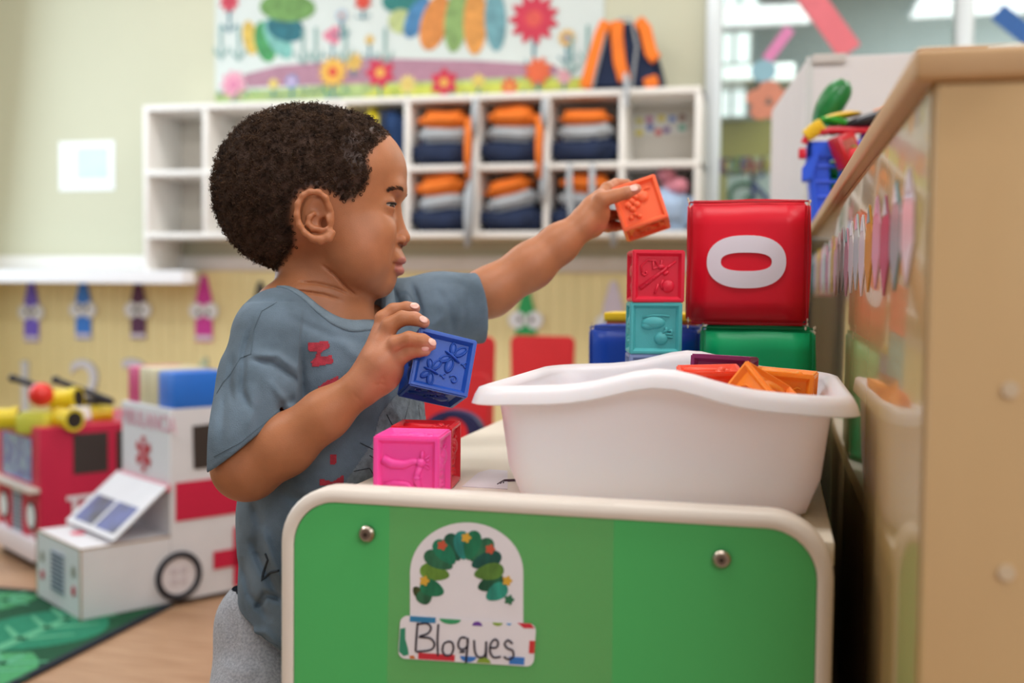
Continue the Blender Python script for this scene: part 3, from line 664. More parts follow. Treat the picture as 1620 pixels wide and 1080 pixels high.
# ------------------------------------------------------------------ red children's chairs and navy one
m_chair = mat('chair_red', 'd8343a', .35, var=.04)
m_leg = mat('chair_leg_metal', 'a0a4a8', .3, metal=.8)
def chair(cx, cy, zt_, wd, lb, rz=0., m=m_chair, zs=.30):
    t = thing('child_chair', lb, 'chair', (cx, cy, 0), rz)
    mb = MB(); h = zt_ - zs
    pl_ = [(x * (.93 + .07 * (z - zs) / h), z) for x, z in rrect(-wd / 2, zs, wd / 2, zt_, .022, 5, (.004, .004, .024, .024))]
    mb.prism(pl_, (0, .012, 0), (1, 0, 0), (0, 0, 1), .014, .003).build('backrest', m, t)
    MB().box((-wd / 2, -.27, zs - .012), (wd / 2, .0, zs + .006), .006).build('seat', m, t)
    for sx in (-1, 1):
        for y in (-.25, -.01):
            MB().tube([(sx * wd * .43, y, zs - .01), (sx * wd * .52, y + (.02 if y > -.1 else -.02), 0)], .009, 8).build('leg', m_leg, t)
    return t
c = RY(858, 531, 3.45); chair(c[0], 3.45, c[2], .215, 'red child chair facing away behind the bin, right one', zs=.33)
c = RY(741, 531, 2.75); chair(c[0], 2.75, c[2], .145, 'red child chair behind the blue cube, left one', zs=.36)
c = RY(725, 590, 2.35)
t = chair(c[0] - .01, 2.35, c[2], .17, 'low red child chair just behind the table edge, navy arch on its seat', zs=.42)
c = RY(712, 686, 2.13)
t = thing('navy_toy_arch', 'dark navy rounded arch toy on the seat of the low red chair', 'toy', (c[0] + .01, 2.13, .426))
az = max(.05, c[2] - .426 - .01)
MB().prism(disc(0, az, .062, .045, 24, 0, math.pi) + [(-.062, 0), (-.035, 0)] + [(x, y) for x, y in disc(0, az, .032, .030, 16, math.pi, 0)] + [(.035, 0), (.062, 0)], (0, .02, 0), (1, 0, 0), (0, 0, 1), .04, .004).build('arch', mat('arch_navy', '2a2a58', .45, var=.05), t)

# ------------------------------------------------------------------ the table-shelf unit with the green end panel
TZ = .595                           # table top height
PY = .735                           # y of the front face of the green panel
TXL, TXR = -.352, .040
pl = RY(443, 860, PY); pr = RY(1320, 900, PY); ptl = RY(500, 768, PY); ptr = RY(1250, 815, PY)
PT = (ptl[2] + ptr[2]) / 2          # top of the panel
m_trimc = mat('edge_cream', 'e3d9cf', .35, var=.03, vscale=20)
m_green = mat('panel_green', '4db866', .42, var=.05, vscale=3, bump=.05, bscale=300)
m_top = mat('tabletop_cream', 'e9e0cf', .4, var=.04, vscale=6)
tab = thing('storage_bench', 'toy storage bench with green end panel and rounded cream edge', 'bench', ((pl[0] + pr[0]) / 2, PY + .3, 0))
xa, xb = pl[0], pr[0]
TH_ = .019
inner = rrect(xa + .011, .03, xb - .011, PT - .011, .033, 8)
MB().prism(inner, (0, PY + .0015 + TH_ - .003, 0), (1, 0, 0), (0, 0, 1), TH_ - .003).build('green_panel', m_green, tab, world=True)
o_ = rrect(xa, .02, xb, PT, .043, 10)
mb = MB(); n_ = len(o_); i_ = rrect(xa + .0105, .0305, xb - .0105, PT - .0105, .0335, 10)
rings = []
for (poly, y) in ((i_, PY + .0015), (i_, PY + .0002), ([(a[0] * .75 + b[0] * .25, a[1] * .75 + b[1] * .25) for a, b in zip(i_, o_)], PY - .0012), ([(a[0] * .2 + b[0] * .8, a[1] * .2 + b[1] * .8) for a, b in zip(i_, o_)], PY), (o_, PY + .003), (o_, PY + TH_ + .001), (i_, PY + TH_ + .003)): rings.append([(p_[0], y, p_[1]) for p_ in poly])
vs = [v for r in rings for v in r]; fs = [(k * n_ + i, k * n_ + (i + 1) % n_, ((k + 1) % 7) * n_ + (i + 1) % n_, ((k + 1) % 7) * n_ + i) for k in range(7) for i in range(n_)]
mb.add(vs, fs).build('edge_band', m_trimc, tab, world=True, ang=60)
TYB = 1.62
MB().box((TXL, PY + TH_ + .004, TZ - .018), (TXR, TYB, TZ), .002).build('tabletop', m_top, tab, world=True)
MB().box((TXL, PY + TH_ + .004, .12), (TXR, TYB, .138), .002).build('lower_shelf', m_top, tab, world=True)
MB().box((TXR - .012, PY + TH_ + .004, .14), (TXR, TYB - .002, TZ - .018), .002).build('back_board', mat('back_board_shade', '3a2a1e', .6, var=.1), tab, world=True)  # dark colour stands in for the shade at the bench's open side
MB().box((TXL, TYB, .02), (TXR + .0, TYB + .018, TZ + .0), .004).build('end_panel', m_green, tab, world=True)
for px, py in ((581, 844), (1142, 884)):
    c = RY(px, py, PY); b_ = MB()
    b_.tube([(c[0], PY + .001, c[2]), (c[0], PY - .0022, c[2]), (c[0], PY - .0036, c[2])], [.0062, .0060, .0046], 24)
    bo = b_.build('bolt', mat('bolt_steel', 'b9ada0', .25, metal=1.0), tab, world=True)
    MB().tube([(c[0], PY - .0030, c[2]), (c[0], PY - .0042, c[2])], .0036, 20).build('bolt_recess', mat('bolt_recess', '85766a', .35, metal=.9), bo, world=True)
    MB().tube([(c[0], PY - .0040, c[2]), (c[0], PY - .0045, c[2])], .0017, 6).build('hex_socket', mat('bolt_hole', '3a2f28', .5, metal=.5), bo, world=True)

# label sign on the panel (cartoon figure left out, a plain wreath of leaves and blossoms stands in)
sg = thing('label_sign', 'white arched paper sign reading Bloques taped to the green panel', 'sign', tuple(RY(740, 1000, PY)))
SC = PY / F
def sp(px, py, off=.0): a = RY(px, py, PY + .001); return (a[0], a[2])
def spoly(pts, nm, col, lay_, m=None, th=.0002): return MB().prism([sp(*p_) for p_ in pts], (0, PY + .0012 - .0004 * lay_, 0), (1, 0, 0), (0, 0, 1), th).build(nm, m or mat('sign_' + col, col, .5), sg, world=True, smooth=False)
m_paper = mat('sign_paper', 'e9e4ea', .35, var=.02, vscale=40)
arch = [(649, 985)] + [(649, 905)] + [(738.5 - 89.5 * math.cos(a), 905 - 79 * math.sin(a)) for a in np.linspace(.05, math.pi - .05, 26)] + [(828, 908), (828, 988)]
spoly(arch, 'arch_paper', '', 1, m_paper)
tapem = bpy.data.materials.new('clear_tape'); tapem.use_nodes = True
bt = tapem.node_tree.nodes['Principled BSDF']; bt.inputs['Base Color'].default_value = (*lin('c8b48c'), 1); bt.inputs['Alpha'].default_value = .06; bt.inputs['Roughness'].default_value = .25
spoly([(617, 776), (971, 797), (968, 1100), (612, 1100)], 'clear_film', '', .4, tapem, .0001)
# garland of leaves in the arch
random.seed(5)
gpath = [(664, 938, 8), (672, 944, 12), (684, 930, 20), (688, 905, 24), (694, 886, 25), (704, 873, 24), (718, 865, 23), (732, 862, 23), (747, 862, 24), (762, 870, 24), (770, 886, 25), (774, 904, 24), (777, 922, 22), (786, 936, 19)]
gc = ['3f4a26', '2f6a4a', '1f7a55', '6f9a3a', '2f6f4f', '1b7c5c', '1d5f4a', '2a8f86', '1f7a55', '2f6f4f', '16544a', '5f8a3a', '1f5f44', '2f9a86']
for i, (x, y, r) in enumerate(gpath):
    j = max(0, min(len(gpath) - 1, i)); a = math.atan2(gpath[min(j + 1, 13)][1] - gpath[max(j - 1, 0)][1], gpath[min(j + 1, 13)][0] - gpath[max(j - 1, 0)][0]) + math.pi / 2
    ca, sa = math.cos(a), math.sin(a)
    pts = []
    for t_ in np.linspace(0, 2 * math.pi, 18, endpoint=False):
        u = r * math.cos(t_); v = 13 * math.sin(t_) * (1 - .25 * math.cos(t_)); pts.append((x + u * ca - v * sa, y + u * sa + v * ca))
    spoly(pts[::-1], 'leaf', '', 1.6 + .12 * (i % 3), mat('garland_' + gc[i], gc[i], .5, var=.45, vscale=150, stretch=(1, 1, .3)))
for bx_, by_, bc_ in ((672, 918, 'd9a83a'), (700, 862, 'c8573e'), (738, 850, 'd9a83a'), (776, 868, 'c8573e'), (803, 918, 'd9a83a'), (806, 948, '2f6f4f')):
    spoly([(bx_ + 7 * (1 + .2 * math.cos(5 * a)) * math.cos(a), by_ + 7 * (1 + .2 * math.cos(5 * a)) * math.sin(a)) for a in np.linspace(0, 2 * math.pi, 30, endpoint=False)], 'blossom', bc_, 2.4)
# name strip
def rot(pts, cx=739, cy=1013, a=math.radians(3.6)):
    return [(cx + (x - cx) * math.cos(a) - (y - cy) * math.sin(a), cy + (x - cx) * math.sin(a) + (y - cy) * math.cos(a)) for x, y in pts]
spoly(rot(rrect(632, 979, 847, 1047, 12)), 'name_strip', '', 2.6, m_paper)
B_ = [([(647, 979), (688, 979), (688, 988), (647, 988)], '2f7fae'), ([(711 + 17 * math.cos(a) + 0, 980 + 8 * math.sin(a)) for a in np.linspace(0, math.pi, 10)], '3a9a66'), ([(754 - 8 * math.cos(a), 988 - 7 * math.sin(a)) for a in np.linspace(0, math.pi, 10)], '6a3f9a'),
      ([(786 + 8 * math.cos(a), 981 + 5 * math.sin(a)) for a in np.linspace(0, math.pi, 10)], '8aa83a'), ([(804 + 4 * math.cos(a), 981 + 3 * math.sin(a)) for a in np.linspace(0, math.pi, 8)], '4a9ad8'), ([(817, 979), (838, 979), (845, 986), (828, 987)], 'cf3040'),
      ([(633, 1000), (641, 998), (642, 1016), (647, 1030), (649, 1040), (641, 1043), (633, 1036)], '2f8a6a'), ([(651, 1046), (660, 1046), (657, 1041), (650, 1042)], 'c8702e'), ([(664, 1036), (722, 1036), (722, 1046), (664, 1046)], 'cf3040'), ([(743 - 13 * math.cos(a), 1037 + 9 * math.sin(a)) for a in np.linspace(0, math.pi, 10)], '3a7ac8'),
      ([(768 - 11 * math.cos(a), 1046 - 9 * math.sin(a)) for a in np.linspace(0, math.pi, 10)], '8aa83a'), ([(808, 1033), (832, 1033), (832, 1045), (808, 1045)], '3a7ac8'), ([(838, 1006), (847, 1006), (847, 1026), (838, 1026)], 'cf3a3a')]
for i, (poly, col) in enumerate(B_): spoly(rot(poly), 'border_patch', col, 3.0 + .1 * (i % 2))
K = lambda z: (420 + z[0] * 480 / 1525, 740 + z[1] * 480 / 1525)
STR = [[(768, 775), (762, 850), (758, 918)], [(768, 782), (815, 778), (835, 800), (820, 828), (775, 845), (830, 852), (852, 880), (835, 910), (762, 920)], [(872, 782), (868, 860), (870, 940)],
       [(925, 868), (900, 880), (893, 915), (908, 938), (935, 935), (948, 905), (942, 875), (922, 868)], [(1010, 850), (985, 850), (972, 880), (980, 905), (1005, 905), (1020, 880), (1018, 850), (1018, 900), (1010, 975)], [(980, 922), (1005, 920)],
       [(1052, 862), (1055, 915), (1070, 945), (1098, 945), (1110, 920), (1112, 868), (1112, 950)], [(1135, 900), (1165, 898), (1172, 872), (1155, 858), (1135, 880), (1132, 920), (1150, 948), (1185, 945)], [(1245, 880), (1222, 862), (1205, 880), (1218, 902), (1245, 915), (1248, 945), (1225, 958), (1200, 945)]]
for s_ in STR:
    pts = [K(z) for z in s_]; sm = []
    for i in range(len(pts) - 1):
        p0, p1, p2, p3 = [np.array(pts[max(0, min(len(pts) - 1, i + d))]) for d in (-1, 0, 1, 2)]
        for t_ in np.linspace(0, 1, 5)[:-1]:
            sm.append(.5 * ((2 * p1) + (-p0 + p2) * t_ + (2 * p0 - 5 * p1 + 4 * p2 - p3) * t_ ** 2 + (-p0 + 3 * p1 - 3 * p2 + p3) * t_ ** 3))
    sm.append(np.array(pts[-1]))
    MB().tube([(sp(*q_)[0], PY - .00045, sp(*q_)[1]) for q_ in sm], .00075, 6).build('ink_stroke', mat('ink_black', '2a2030', .5), sg, world=True)
# paper label lying on the tabletop by the bin
def tp(px, py, z=TZ): a = RZ(px, py, z); return (a[0], a[1])
pts = [tp(731, 770), tp(803, 774), tp(803, 745), tp(775, 743), tp(757, 748)]
lab = thing('table_label', 'torn white paper label taped flat on the table beside the bin', 'label', (pts[0][0], pts[0][1], TZ))
MB().prism(pts + [], (0, 0, TZ), (1, 0, 0), (0, 1, 0), .0006).build('sheet', m_paper, lab, world=True, smooth=False)
a, b = tp(787, 767), tp(799, 759)
for dy in (0, .0035, .007): MB().tube([(a[0] + dy * .5, a[1] + dy, TZ + .0008), ((a[0] + b[0]) / 2, (a[1] + b[1]) / 2 + dy + .002, TZ + .0008), (b[0] + .02, b[1] + dy, TZ + .0008)], .0006, 5).build('ink_mark', mat('ink_brown', '55404a', .5), lab, world=True)

# ------------------------------------------------------------------ silicone cubes
CS = .053
def sil(nm, col, sssc=.25): return mat('silicone_' + nm, col, .38, sss=sssc, sssr=(.006, .004, .004), bump=.12, bscale=900, spec=.45)
def faces_mesh(m):
    b = bmesh.new(); bmesh.ops.create_cube(b, size=CS)
    bmesh.ops.bevel(b, geom=b.edges[:], offset=.0012, segments=2, affect='EDGES')
    big = [f for f in b.faces if f.calc_area() > CS * CS * .7]
    for f in big:
        bmesh.ops.inset_region(b, faces=[f], thickness=.0032, depth=0); bmesh.ops.inset_region(b, faces=[f], thickness=.0040, depth=-.0038)
    mb = MB(); mb.bm(b); return mb
def relief(kind):
    """raised figures on the front face (-y), in face units -1..1"""
    mb = MB(); h = CS / 2; y0 = -h + .0040
    def e(x, z, rx, rz, a=0., t_=.0030): mb.ell((x * h, y0, z * h), (rx * h, t_, rz * h), Matrix.Rotation(-a, 3, 'Y'), 16, 8)
    def tb(pts, r): mb.tube([(x * h, y0 - .0010, z * h) for x, z in pts], r * 1.3, 6)
    def ring(x, z, rx, rz, a):
        ca, sa = math.cos(a), math.sin(a)
        mb.tube([((x + rx * math.cos(t_) * ca - rz * math.sin(t_) * sa) * h, y0 - .0022, (z + rx * math.cos(t_) * sa + rz * math.sin(t_) * ca) * h) for t_ in np.linspace(0, 2 * math.pi, 20, endpoint=False)], .00045, 5, closed=True)
    if kind == 'butterfly':
        for (cx_, cz_, a0, s) in ((.28, .28, -.50, 1.22), (-.34, -.34, -.25, 1.05)):
            e(cx_, cz_, .27 * s, .05 * s, a0, .0046)
            for q_, (aa, dd_, L_, w2_) in enumerate(((1.25, .26, .24, .13), (2.15, .22, .20, .11), (-1.25, .26, .24, .13), (-2.15, .22, .20, .11))):
                an = a0 + aa; x = cx_ + s * dd_ * math.cos(an); z = cz_ + s * dd_ * math.sin(an)
                e(x, z, L_ * s, w2_ * s, an, .0022); ring(x, z, L_ * .8 * s, w2_ * .72 * s, an)
            ex, ez = cx_ + .3 * s * math.cos(a0), cz_ + .3 * s * math.sin(a0)
            for k2 in (-1, 1): tb([(ex, ez), (ex + .10, ez + .02 * k2), (ex + .15, ez + .09 * k2), (ex + .19, ez + .05 * k2)], .0005)
        tb([(.45 + .16 * t_ * math.cos(t_ * 9), -.47 + .16 * t_ * math.sin(t_ * 9)) for t_ in np.linspace(.2, 1, 22)], .0006)
        tb([(-.5 + .10 * t_ * math.cos(t_ * 9), .5 + .10 * t_ * math.sin(t_ * 9)) for t_ in np.linspace(.2, 1, 16)], .0006)
    elif kind == 'snake':
        mb.tube([(x * h, y0, z * h) for x, z in ((-.72, .30), (-.45, .16), (-.1, .14), (.2, .24), (.38, .24))], [.0042, .0042, .0036, .003, .0025], 10)
        e(.42, .22, .16, .15, 0, .004); 
        for d in (-.16, -.06, .05, .14): tb([(.5, .22 + d * .5), (.68, .24 + d * 1.4)], .0007)
        tb([(.44, .3), (.47, .55)], .0012); mb.tube([(x * h, y0, z * h) for x, z in ((.4, .1), (.30, -.15), (.30, -.35), (.42, -.62))], [.003, .0028, .0028, .0022], 8)
        e(.30, -.25, .13, .08, 0, .0035); mb.tube([(x * h, y0, z * h) for x, z in ((-.7, -.5), (-.35, -.42), (0, -.46), (.25, -.62))], .0026, 8)
    elif kind == 'music':
        mb.tube([(x * h, y0, z * h) for x, z in ((-.68, -.46), (.66, .58))], [.0027, .0015], 8)
        for s in range(4): e(-.45 + s * .27, -.28 + s * .21, .04, .04, 0, .0035)
        tb([(-.62 + .0, .1), (-.66, .38), (-.42, .62), (-.12, .60), (-.05, .45)], .0008); tb([(-.62, .1), (-.52, .02), (-.42, .1), (-.48, .18)], .0008)
        tb([(-.2, .58), (-.2, .28), (.1, .38), (.12, .62)], .0009); e(.38, -.38, .26, .25, 0, .0032); tb([(.2, -.14), (.1, -.3), (.18, -.5)], .001); tb([(.0, -.3), (-.12, -.66)], .0011); e(.3, .12, .14, .08, .6); e(.1, .36, .16, .1, 0)
    elif kind == 'duck':
        e(-.08, .22, .46, .25, .0, .0036); e(-.28, .1, .28, .16, 0, .003); tb([(-.5, .42), (-.1, .5), (.3, .5), (.52, .46)], .0008)
        e(.22, -.38, .28, .26, 0, .0036); tb([(.26, -.18), (.42, -.06), (.38, .04)], .0014); tb([(.36, -.2), (.62, -.22), (.60, -.05), (.5, -.12)], .0012); tb([(.4, -.3), (.66, -.34)], .001)
    elif kind == 'berries':
        for (x, z, r) in ((-.45, .05, .17), (-.25, .16, .15), (-.1, -.02, .16), (-.32, -.16, .15), (.22, .25, .27), (-.5, -.5, .12), (-.3, -.42, .10), (-.15, -.55, .11), (-.05, .3, .13)): e(x, z, r, r, 0, .0042)
        tb([(.35, .45), (.5, .55), (.62, .5)], .0009); tb([(-.5, .35), (-.3, .5), (0, .52)], .0008)
    return mb
CUBE = {}
def cube(nm, col, kind, M4, lb, grp=None):
    t = bpy.data.objects.new('silicone_block', None); COL.objects.link(t); t.matrix_basis = M4; t.empty_display_size = .01
    tag(t, lb, 'toy block', grp or 'soft silicone toy blocks')
    m = sil(nm, col)
    o = faces_mesh(m).build('cube_shell', m, t, ang=35)
    ks = [kind, {'butterfly': 'duck', 'snake': 'berries', 'music': 'duck', 'duck': 'berries', 'berries': 'music'}[kind]]
    for i, (ax, an, kk) in enumerate((('Z', 0, ks[0]), ('Z', -90, ks[1]), ('Z', 90, 'berries' if kind != 'berries' else 'duck'), ('X', 90, 'butterfly' if kind != 'butterfly' else 'music'), ('X', -90, 'snake' if kind != 'snake' else 'duck'))):
        r = relief(kk); R_ = Matrix.Rotation(math.radians(an), 3, ax); r.v = [tuple(R_ @ Vector(v)) for v in r.v]
        r.build('relief_figure', m, t, ang=180)
    return t
def stand(x, y, z, rz): return Matrix.Translation((x, y, z + CS / 2)) @ Matrix.Rotation(rz, 4, 'Z')
# pink in front, red beside/behind it
c = RZ(645, 812, TZ)
yp = .80; xpk = RY(636, 740, yp)[0]
cube('pink', 'ff4fa8', 'snake', stand(xpk, yp + CS / 2 * 1.0, TZ, math.radians(7)), 'bright pink silicone block standing at the front edge of the table')
xr = RY(658, 740, yp + .060)[0]
cube('crimson', 'dc1f2c', 'music', stand(xr, yp + .060 + CS / 2, TZ, math.radians(8)), 'red silicone block right behind the pink block')
# the stack behind the bin
DS = 1.098
xs_ = RY(1030, 450, DS)[0]
zs_ = TZ
for i, (nm, col, kd, lb) in enumerate((('sky', '5a9ad0', 'music', 'hidden lowest block of the four-block stack behind the bin'), ('lavender', '8c9cc8', 'duck', 'pale blue block mostly hidden under the teal block behind the bin'), ('teal', '4fb0b4', 'duck', 'teal silicone block with a duck relief, below the red one'), ('red', 'd8203c', 'music', 'red silicone block on top of the stack behind the bin'))):
    cube(nm, col, kd, stand(xs_ + (.001 if i == 3 else 0), DS + CS / 2, zs_ + i * (CS - .0003), math.radians(12 if i < 3 else 14)), lb)
def held(ctr, e1, e2, e3):
    """orientation from measured picture edges: right edge, down edge, away edge"""
    v1 = e1[0] * rt - e1[1] * up + e1[2] * fw; v3 = e3[0] * rt - e3[1] * up + e3[2] * fw
    x = v1 / np.linalg.norm(v1); y = v3 - x * (v3 @ x); y /= np.linalg.norm(y); z = np.cross(x, y)
    return Matrix(((x[0], y[0], z[0], ctr[0]), (x[1], y[1], z[1], ctr[1]), (x[2], y[2], z[2], ctr[2]), (0, 0, 0, 1)))
BC = WP(691, 583, .968)
cube('navy', '1f4fae', 'butterfly', held(BC, (90, 22, 23), (-12, 90, -26), (-28, 22, 88)), 'dark blue silicone block with butterflies held in the boy\'s near hand')
OC = WP(1013.5, 330, 1.243)
cube('orange', 'ff7448', 'berries', held(OC, (68, -22, -10), (20, 70, -13), (15, 10, 71)), 'orange silicone block held out in the boy\'s far hand')

# ------------------------------------------------------------------ white bin
BX0, BX1 = RY(752, 600, .90)[0], RY(1348, 620, .90)[0]
BY0, BY1 = .785, 1.085
BX0 = RY(760, 600, .80)[0] - .012; BX1 = RY(1352, 625, .80)[0] + .006
RZ_ = RY(760, 606, .80)[2]
bcx, bcy = (BX0 + BX1) / 2, (BY0 + BY1) / 2
m_bin = mat('bin_plastic', 'f4eef4', .34, sss=.4, sssr=(.02, .014, .012), trans=.06, spec=.5)
bn = thing('storage_bin', 'translucent white plastic bin with wavy raised rim holding blocks', 'bin', (bcx, bcy, TZ))
def sup(a, hx, hy, r):
    """rounded rectangle point by angle-like parameter 0..1"""
    pts = rrect(-hx, -hy, hx, hy, r, 8); n = len(pts); return pts
def loop(hx, hy, r, zf, n_c=8, nside=14):
    base = []
    cs = [(-hx + r, -hy + r, math.pi), (hx - r, -hy + r, 1.5 * math.pi), (hx - r, hy - r, 0), (-hx + r, hy - r, .5 * math.pi)]
    for i, (cx_, cy_, a) in enumerate(cs):
        arc = [(cx_ + r * math.cos(a + .5 * math.pi * j / n_c), cy_ + r * math.sin(a + .5 * math.pi * j / n_c)) for j in range(n_c + 1)]
        base += arc; nx = cs[(i + 1) % 4]; e_ = (nx[0] + r * math.cos(nx[2]), nx[1] + r * math.sin(nx[2]))
        base += [(arc[-1][0] + (e_[0] - arc[-1][0]) * j / nside, arc[-1][1] + (e_[1] - arc[-1][1]) * j / nside) for j in range(1, nside)]
    return [(x, y, zf(x, y)) for x, y in base]
HX, HY = (BX1 - BX0) / 2, (BY1 - BY0) / 2; HZ = RZ_ - TZ
hump = lambda x, y: .0145 * math.exp(-((x - .004) / .045) ** 2) * min(1, abs(y) / (HY * .85)) 
droop = lambda x: -.004 * (abs(x) / HX) ** 3
def wall(zr, inset, dz=0.): return lambda x, y: zr * HZ + dz + (hump(x, y) + droop(x)) * max(0, (zr - .75) / .25)
L = []
bot = .825
L.append(loop(HX * bot * .5, HY * bot * .5, .015, lambda x, y: .0))
L.append(loop(HX * bot - .018, HY * bot - .018, .02, lambda x, y: .0))
L.append(loop(HX * bot - .010, HY * bot - .010, .024, lambda x, y: .003))
L.append(loop(HX * bot - .007, HY * bot - .007, .026, lambda x, y: .012))
for k2 in (.3, .5, .7, .85, .93):
    s = bot + (.905 - bot) * k2; L.append(loop(HX * s - .004, HY * s - .003, .03, wall(k2, 0)))
L.append(loop(HX * .908 - .002, HY * .905 - .002, .032, wall(.955, 0, -.001)))
L.append(loop(HX - .002, HY - .002, .038, wall(1, 0, -.0135)))
L.append(loop(HX, HY, .038, wall(1, 0, -.0125)))
L.append(loop(HX - .002, HY - .002, .038, wall(1, 0, -.0060)))
L.append(loop(HX - .005, HY - .005, .036, wall(1, 0, -.0008)))
L.append(loop(HX * .940 - .002, HY * .935 - .002, .034, wall(1, 0, .0008)))
L.append(loop(HX * .905 - .003, HY * .90 - .003, .032, wall(1, 0, -.003)))
for k2 in (.85, .7, .5, .3):
    s = bot + (.905 - bot) * k2; L.append(loop(HX * s - .0065, HY * s - .0055, .028, wall(k2, 0)))
L.append(loop(HX * bot - .0105, HY * bot - .0105, .023, lambda x, y: .012))
L.append(loop(HX * bot - .016, HY * bot - .016, .02, lambda x, y: .003))
L.append(loop(HX * bot * .5, HY * bot * .5, .015, lambda x, y: .0025))
n_ = len(L[0]); mb = MB(); vs = [v for l in L for v in l]
fs = [(k2 * n_ + i, k2 * n_ + (i + 1) % n_, (k2 + 1) * n_ + (i + 1) % n_, (k2 + 1) * n_ + i) for k2 in range(len(L) - 1) for i in range(n_)]
fs += [tuple(range(n_))[::-1], tuple((len(L) - 1) * n_ + i for i in range(n_))]
mb.add(vs, fs); o_ = mb.build('bin_shell', m_bin, bn, ang=80)
o_.data.transform(Matrix.Identity(4))
# blocks inside the bin
def inbin(px, py, Y): return RY(px, py, Y)
def tilted(nm, col, kd, px, py, Y, rx, ry, rz, lb, s=1.0):
    c = inbin(px, py, Y)
    M4 = Matrix.Translation(c) @ Matrix.Rotation(rz, 4, 'Z') @ Matrix.Rotation(rx, 4, 'X') @ Matrix.Rotation(ry, 4, 'Y') @ Matrix.Scale(s, 4)
    return cube(nm, col, kd, M4, lb, 'toy blocks heaped in the white bin')
tilted('vermilion', 'f2502c', 'music', 1122, 631, .93, .06, -.04, .12, 'orange-red block showing its flat top inside the bin')
tilted('plum', '8a2f6a', 'duck', 1145, 608, 1.0, -.05, .03, -.12, 'dark purple block at the back inside the bin')
tilted('amber', 'ff9a2e', 'berries', 1238, 634, .96, .0, .06, -.1, 'amber orange block at the right inside the bin')
tilted('tangerine', 'ff8a1e', 'snake', 1205, 656, .885, .45, .5, .5, 'light orange block tipped on its corner inside the bin')

# ------------------------------------------------------------------ foam cubes behind the bin
FS = .131
def foam(nm, col, lo, hi, lb, rz=0., hz=None):
    cx_, cy_ = (lo[0] + hi[0]) / 2, (lo[1] + hi[1]) / 2
    t = thing('foam_block', lb, 'foam block', (cx_, cy_, lo[2]), rz, 'large vinyl foam blocks behind the bin')
    m = mat('vinyl_' + nm, col, .36, var=.05, vscale=9, bump=.25, bscale=28, coat=.0, spec=.35)
    hx, hy, hz_ = (hi[0] - lo[0]) / 2, (hi[1] - lo[1]) / 2, hi[2] - lo[2]
    b = bmesh.new(); bmesh.ops.create_cube(b, size=1)
    for v in b.verts: v.co = Vector((v.co.x * 2 * hx, v.co.y * 2 * hy, (v.co.z + .5) * hz_))
    bmesh.ops.bevel(b, geom=b.edges[:], offset=.006, segments=3, affect='EDGES')
    bmesh.ops.subdivide_edges(b, edges=b.edges[:], cuts=5, use_grid_fill=True)
    for v in b.verts:
        p_ = v.co; u = [p_.x / hx, p_.y / hy, (p_.z / hz_ - .5) * 2]
        bul = .0028
        for k2 in range(3):
            o2 = [u[j] for j in range(3) if j != k2]
            if abs(u[k2]) > .9 and not (k2 == 2 and u[2] < 0): p_[k2] += math.copysign(bul, u[k2]) * (1 - o2[0] ** 2) * (1 - o2[1] ** 2)
        v.co += mnoise.noise_vector(v.co * 22) * .0012 * min(1, max(0, v.co.z / .02))
    mb = MB(); mb.bm(b); mb.build('cover', m, t, ang=180)
    ms = mat('seam_' + nm, tuple(c * .82 for c in [int(col[i:i + 2], 16) / 255 for i in (0, 2, 4)]), .4, var=.2)
    q = .0022; X_, Y_, z0, z1 = hx - q, hy - q, q, hz_ - q
    for pts in ([(-X_, -Y_, z0), (-X_, -Y_, z1)], [(X_, -Y_, z0), (X_, -Y_, z1)], [(-X_, -Y_, z1), (X_, -Y_, z1)], [(-X_, -Y_, z0), (X_, -Y_, z0)]):
        a, b2 = np.array(pts[0]), np.array(pts[1]); nn = 12
        MB().tube([a + (b2 - a) * i / nn + np.array(mnoise.noise_vector(Vector(a + (b2 - a) * i / nn) * 60)) * .0005 for i in range(nn + 1)], .0010, 6).build('seam', ms, t, ang=180)
    mw = mat('worn_fabric', 'd9cbb4', .9, var=.3, vscale=300)
    random.seed(len(nm))
    for (x, z) in ((-X_, z1), (X_, z1), (-X_, z0), (X_, z0)):
        w_ = MB()
        for k2 in range(4): w_.ell((x + random.uniform(-.0015, .0015), -Y_ - .0004, z + random.uniform(-.005, .005)), (.0010, .0006, .0020), None, 8, 5)
        w_.build('worn_corner', mw, t)
    return t, hx, hy, hz_
DF = 1.165
x0 = RY(1086, 420, DF)[0]; x1 = RY(1281, 420, DF)[0]
gz = TZ
gx0_, gx1_ = RY(1107, 560, DF)[0], RY(1290, 560, DF)[0]
gh = RY(1200, 516, DF)[2] - TZ
foam('green', '12b573', (gx0_, DF, TZ), (gx1_, DF + .125, TZ + gh), 'green vinyl foam block under the red block')
rd, hx, hy, hz_ = foam('red', 'd8152c', (x0, DF - .004, TZ + gh + .001), (x1, DF + .122, TZ + gh + .001 + FS), 'red vinyl foam block with a white number 0', math.radians(.0))
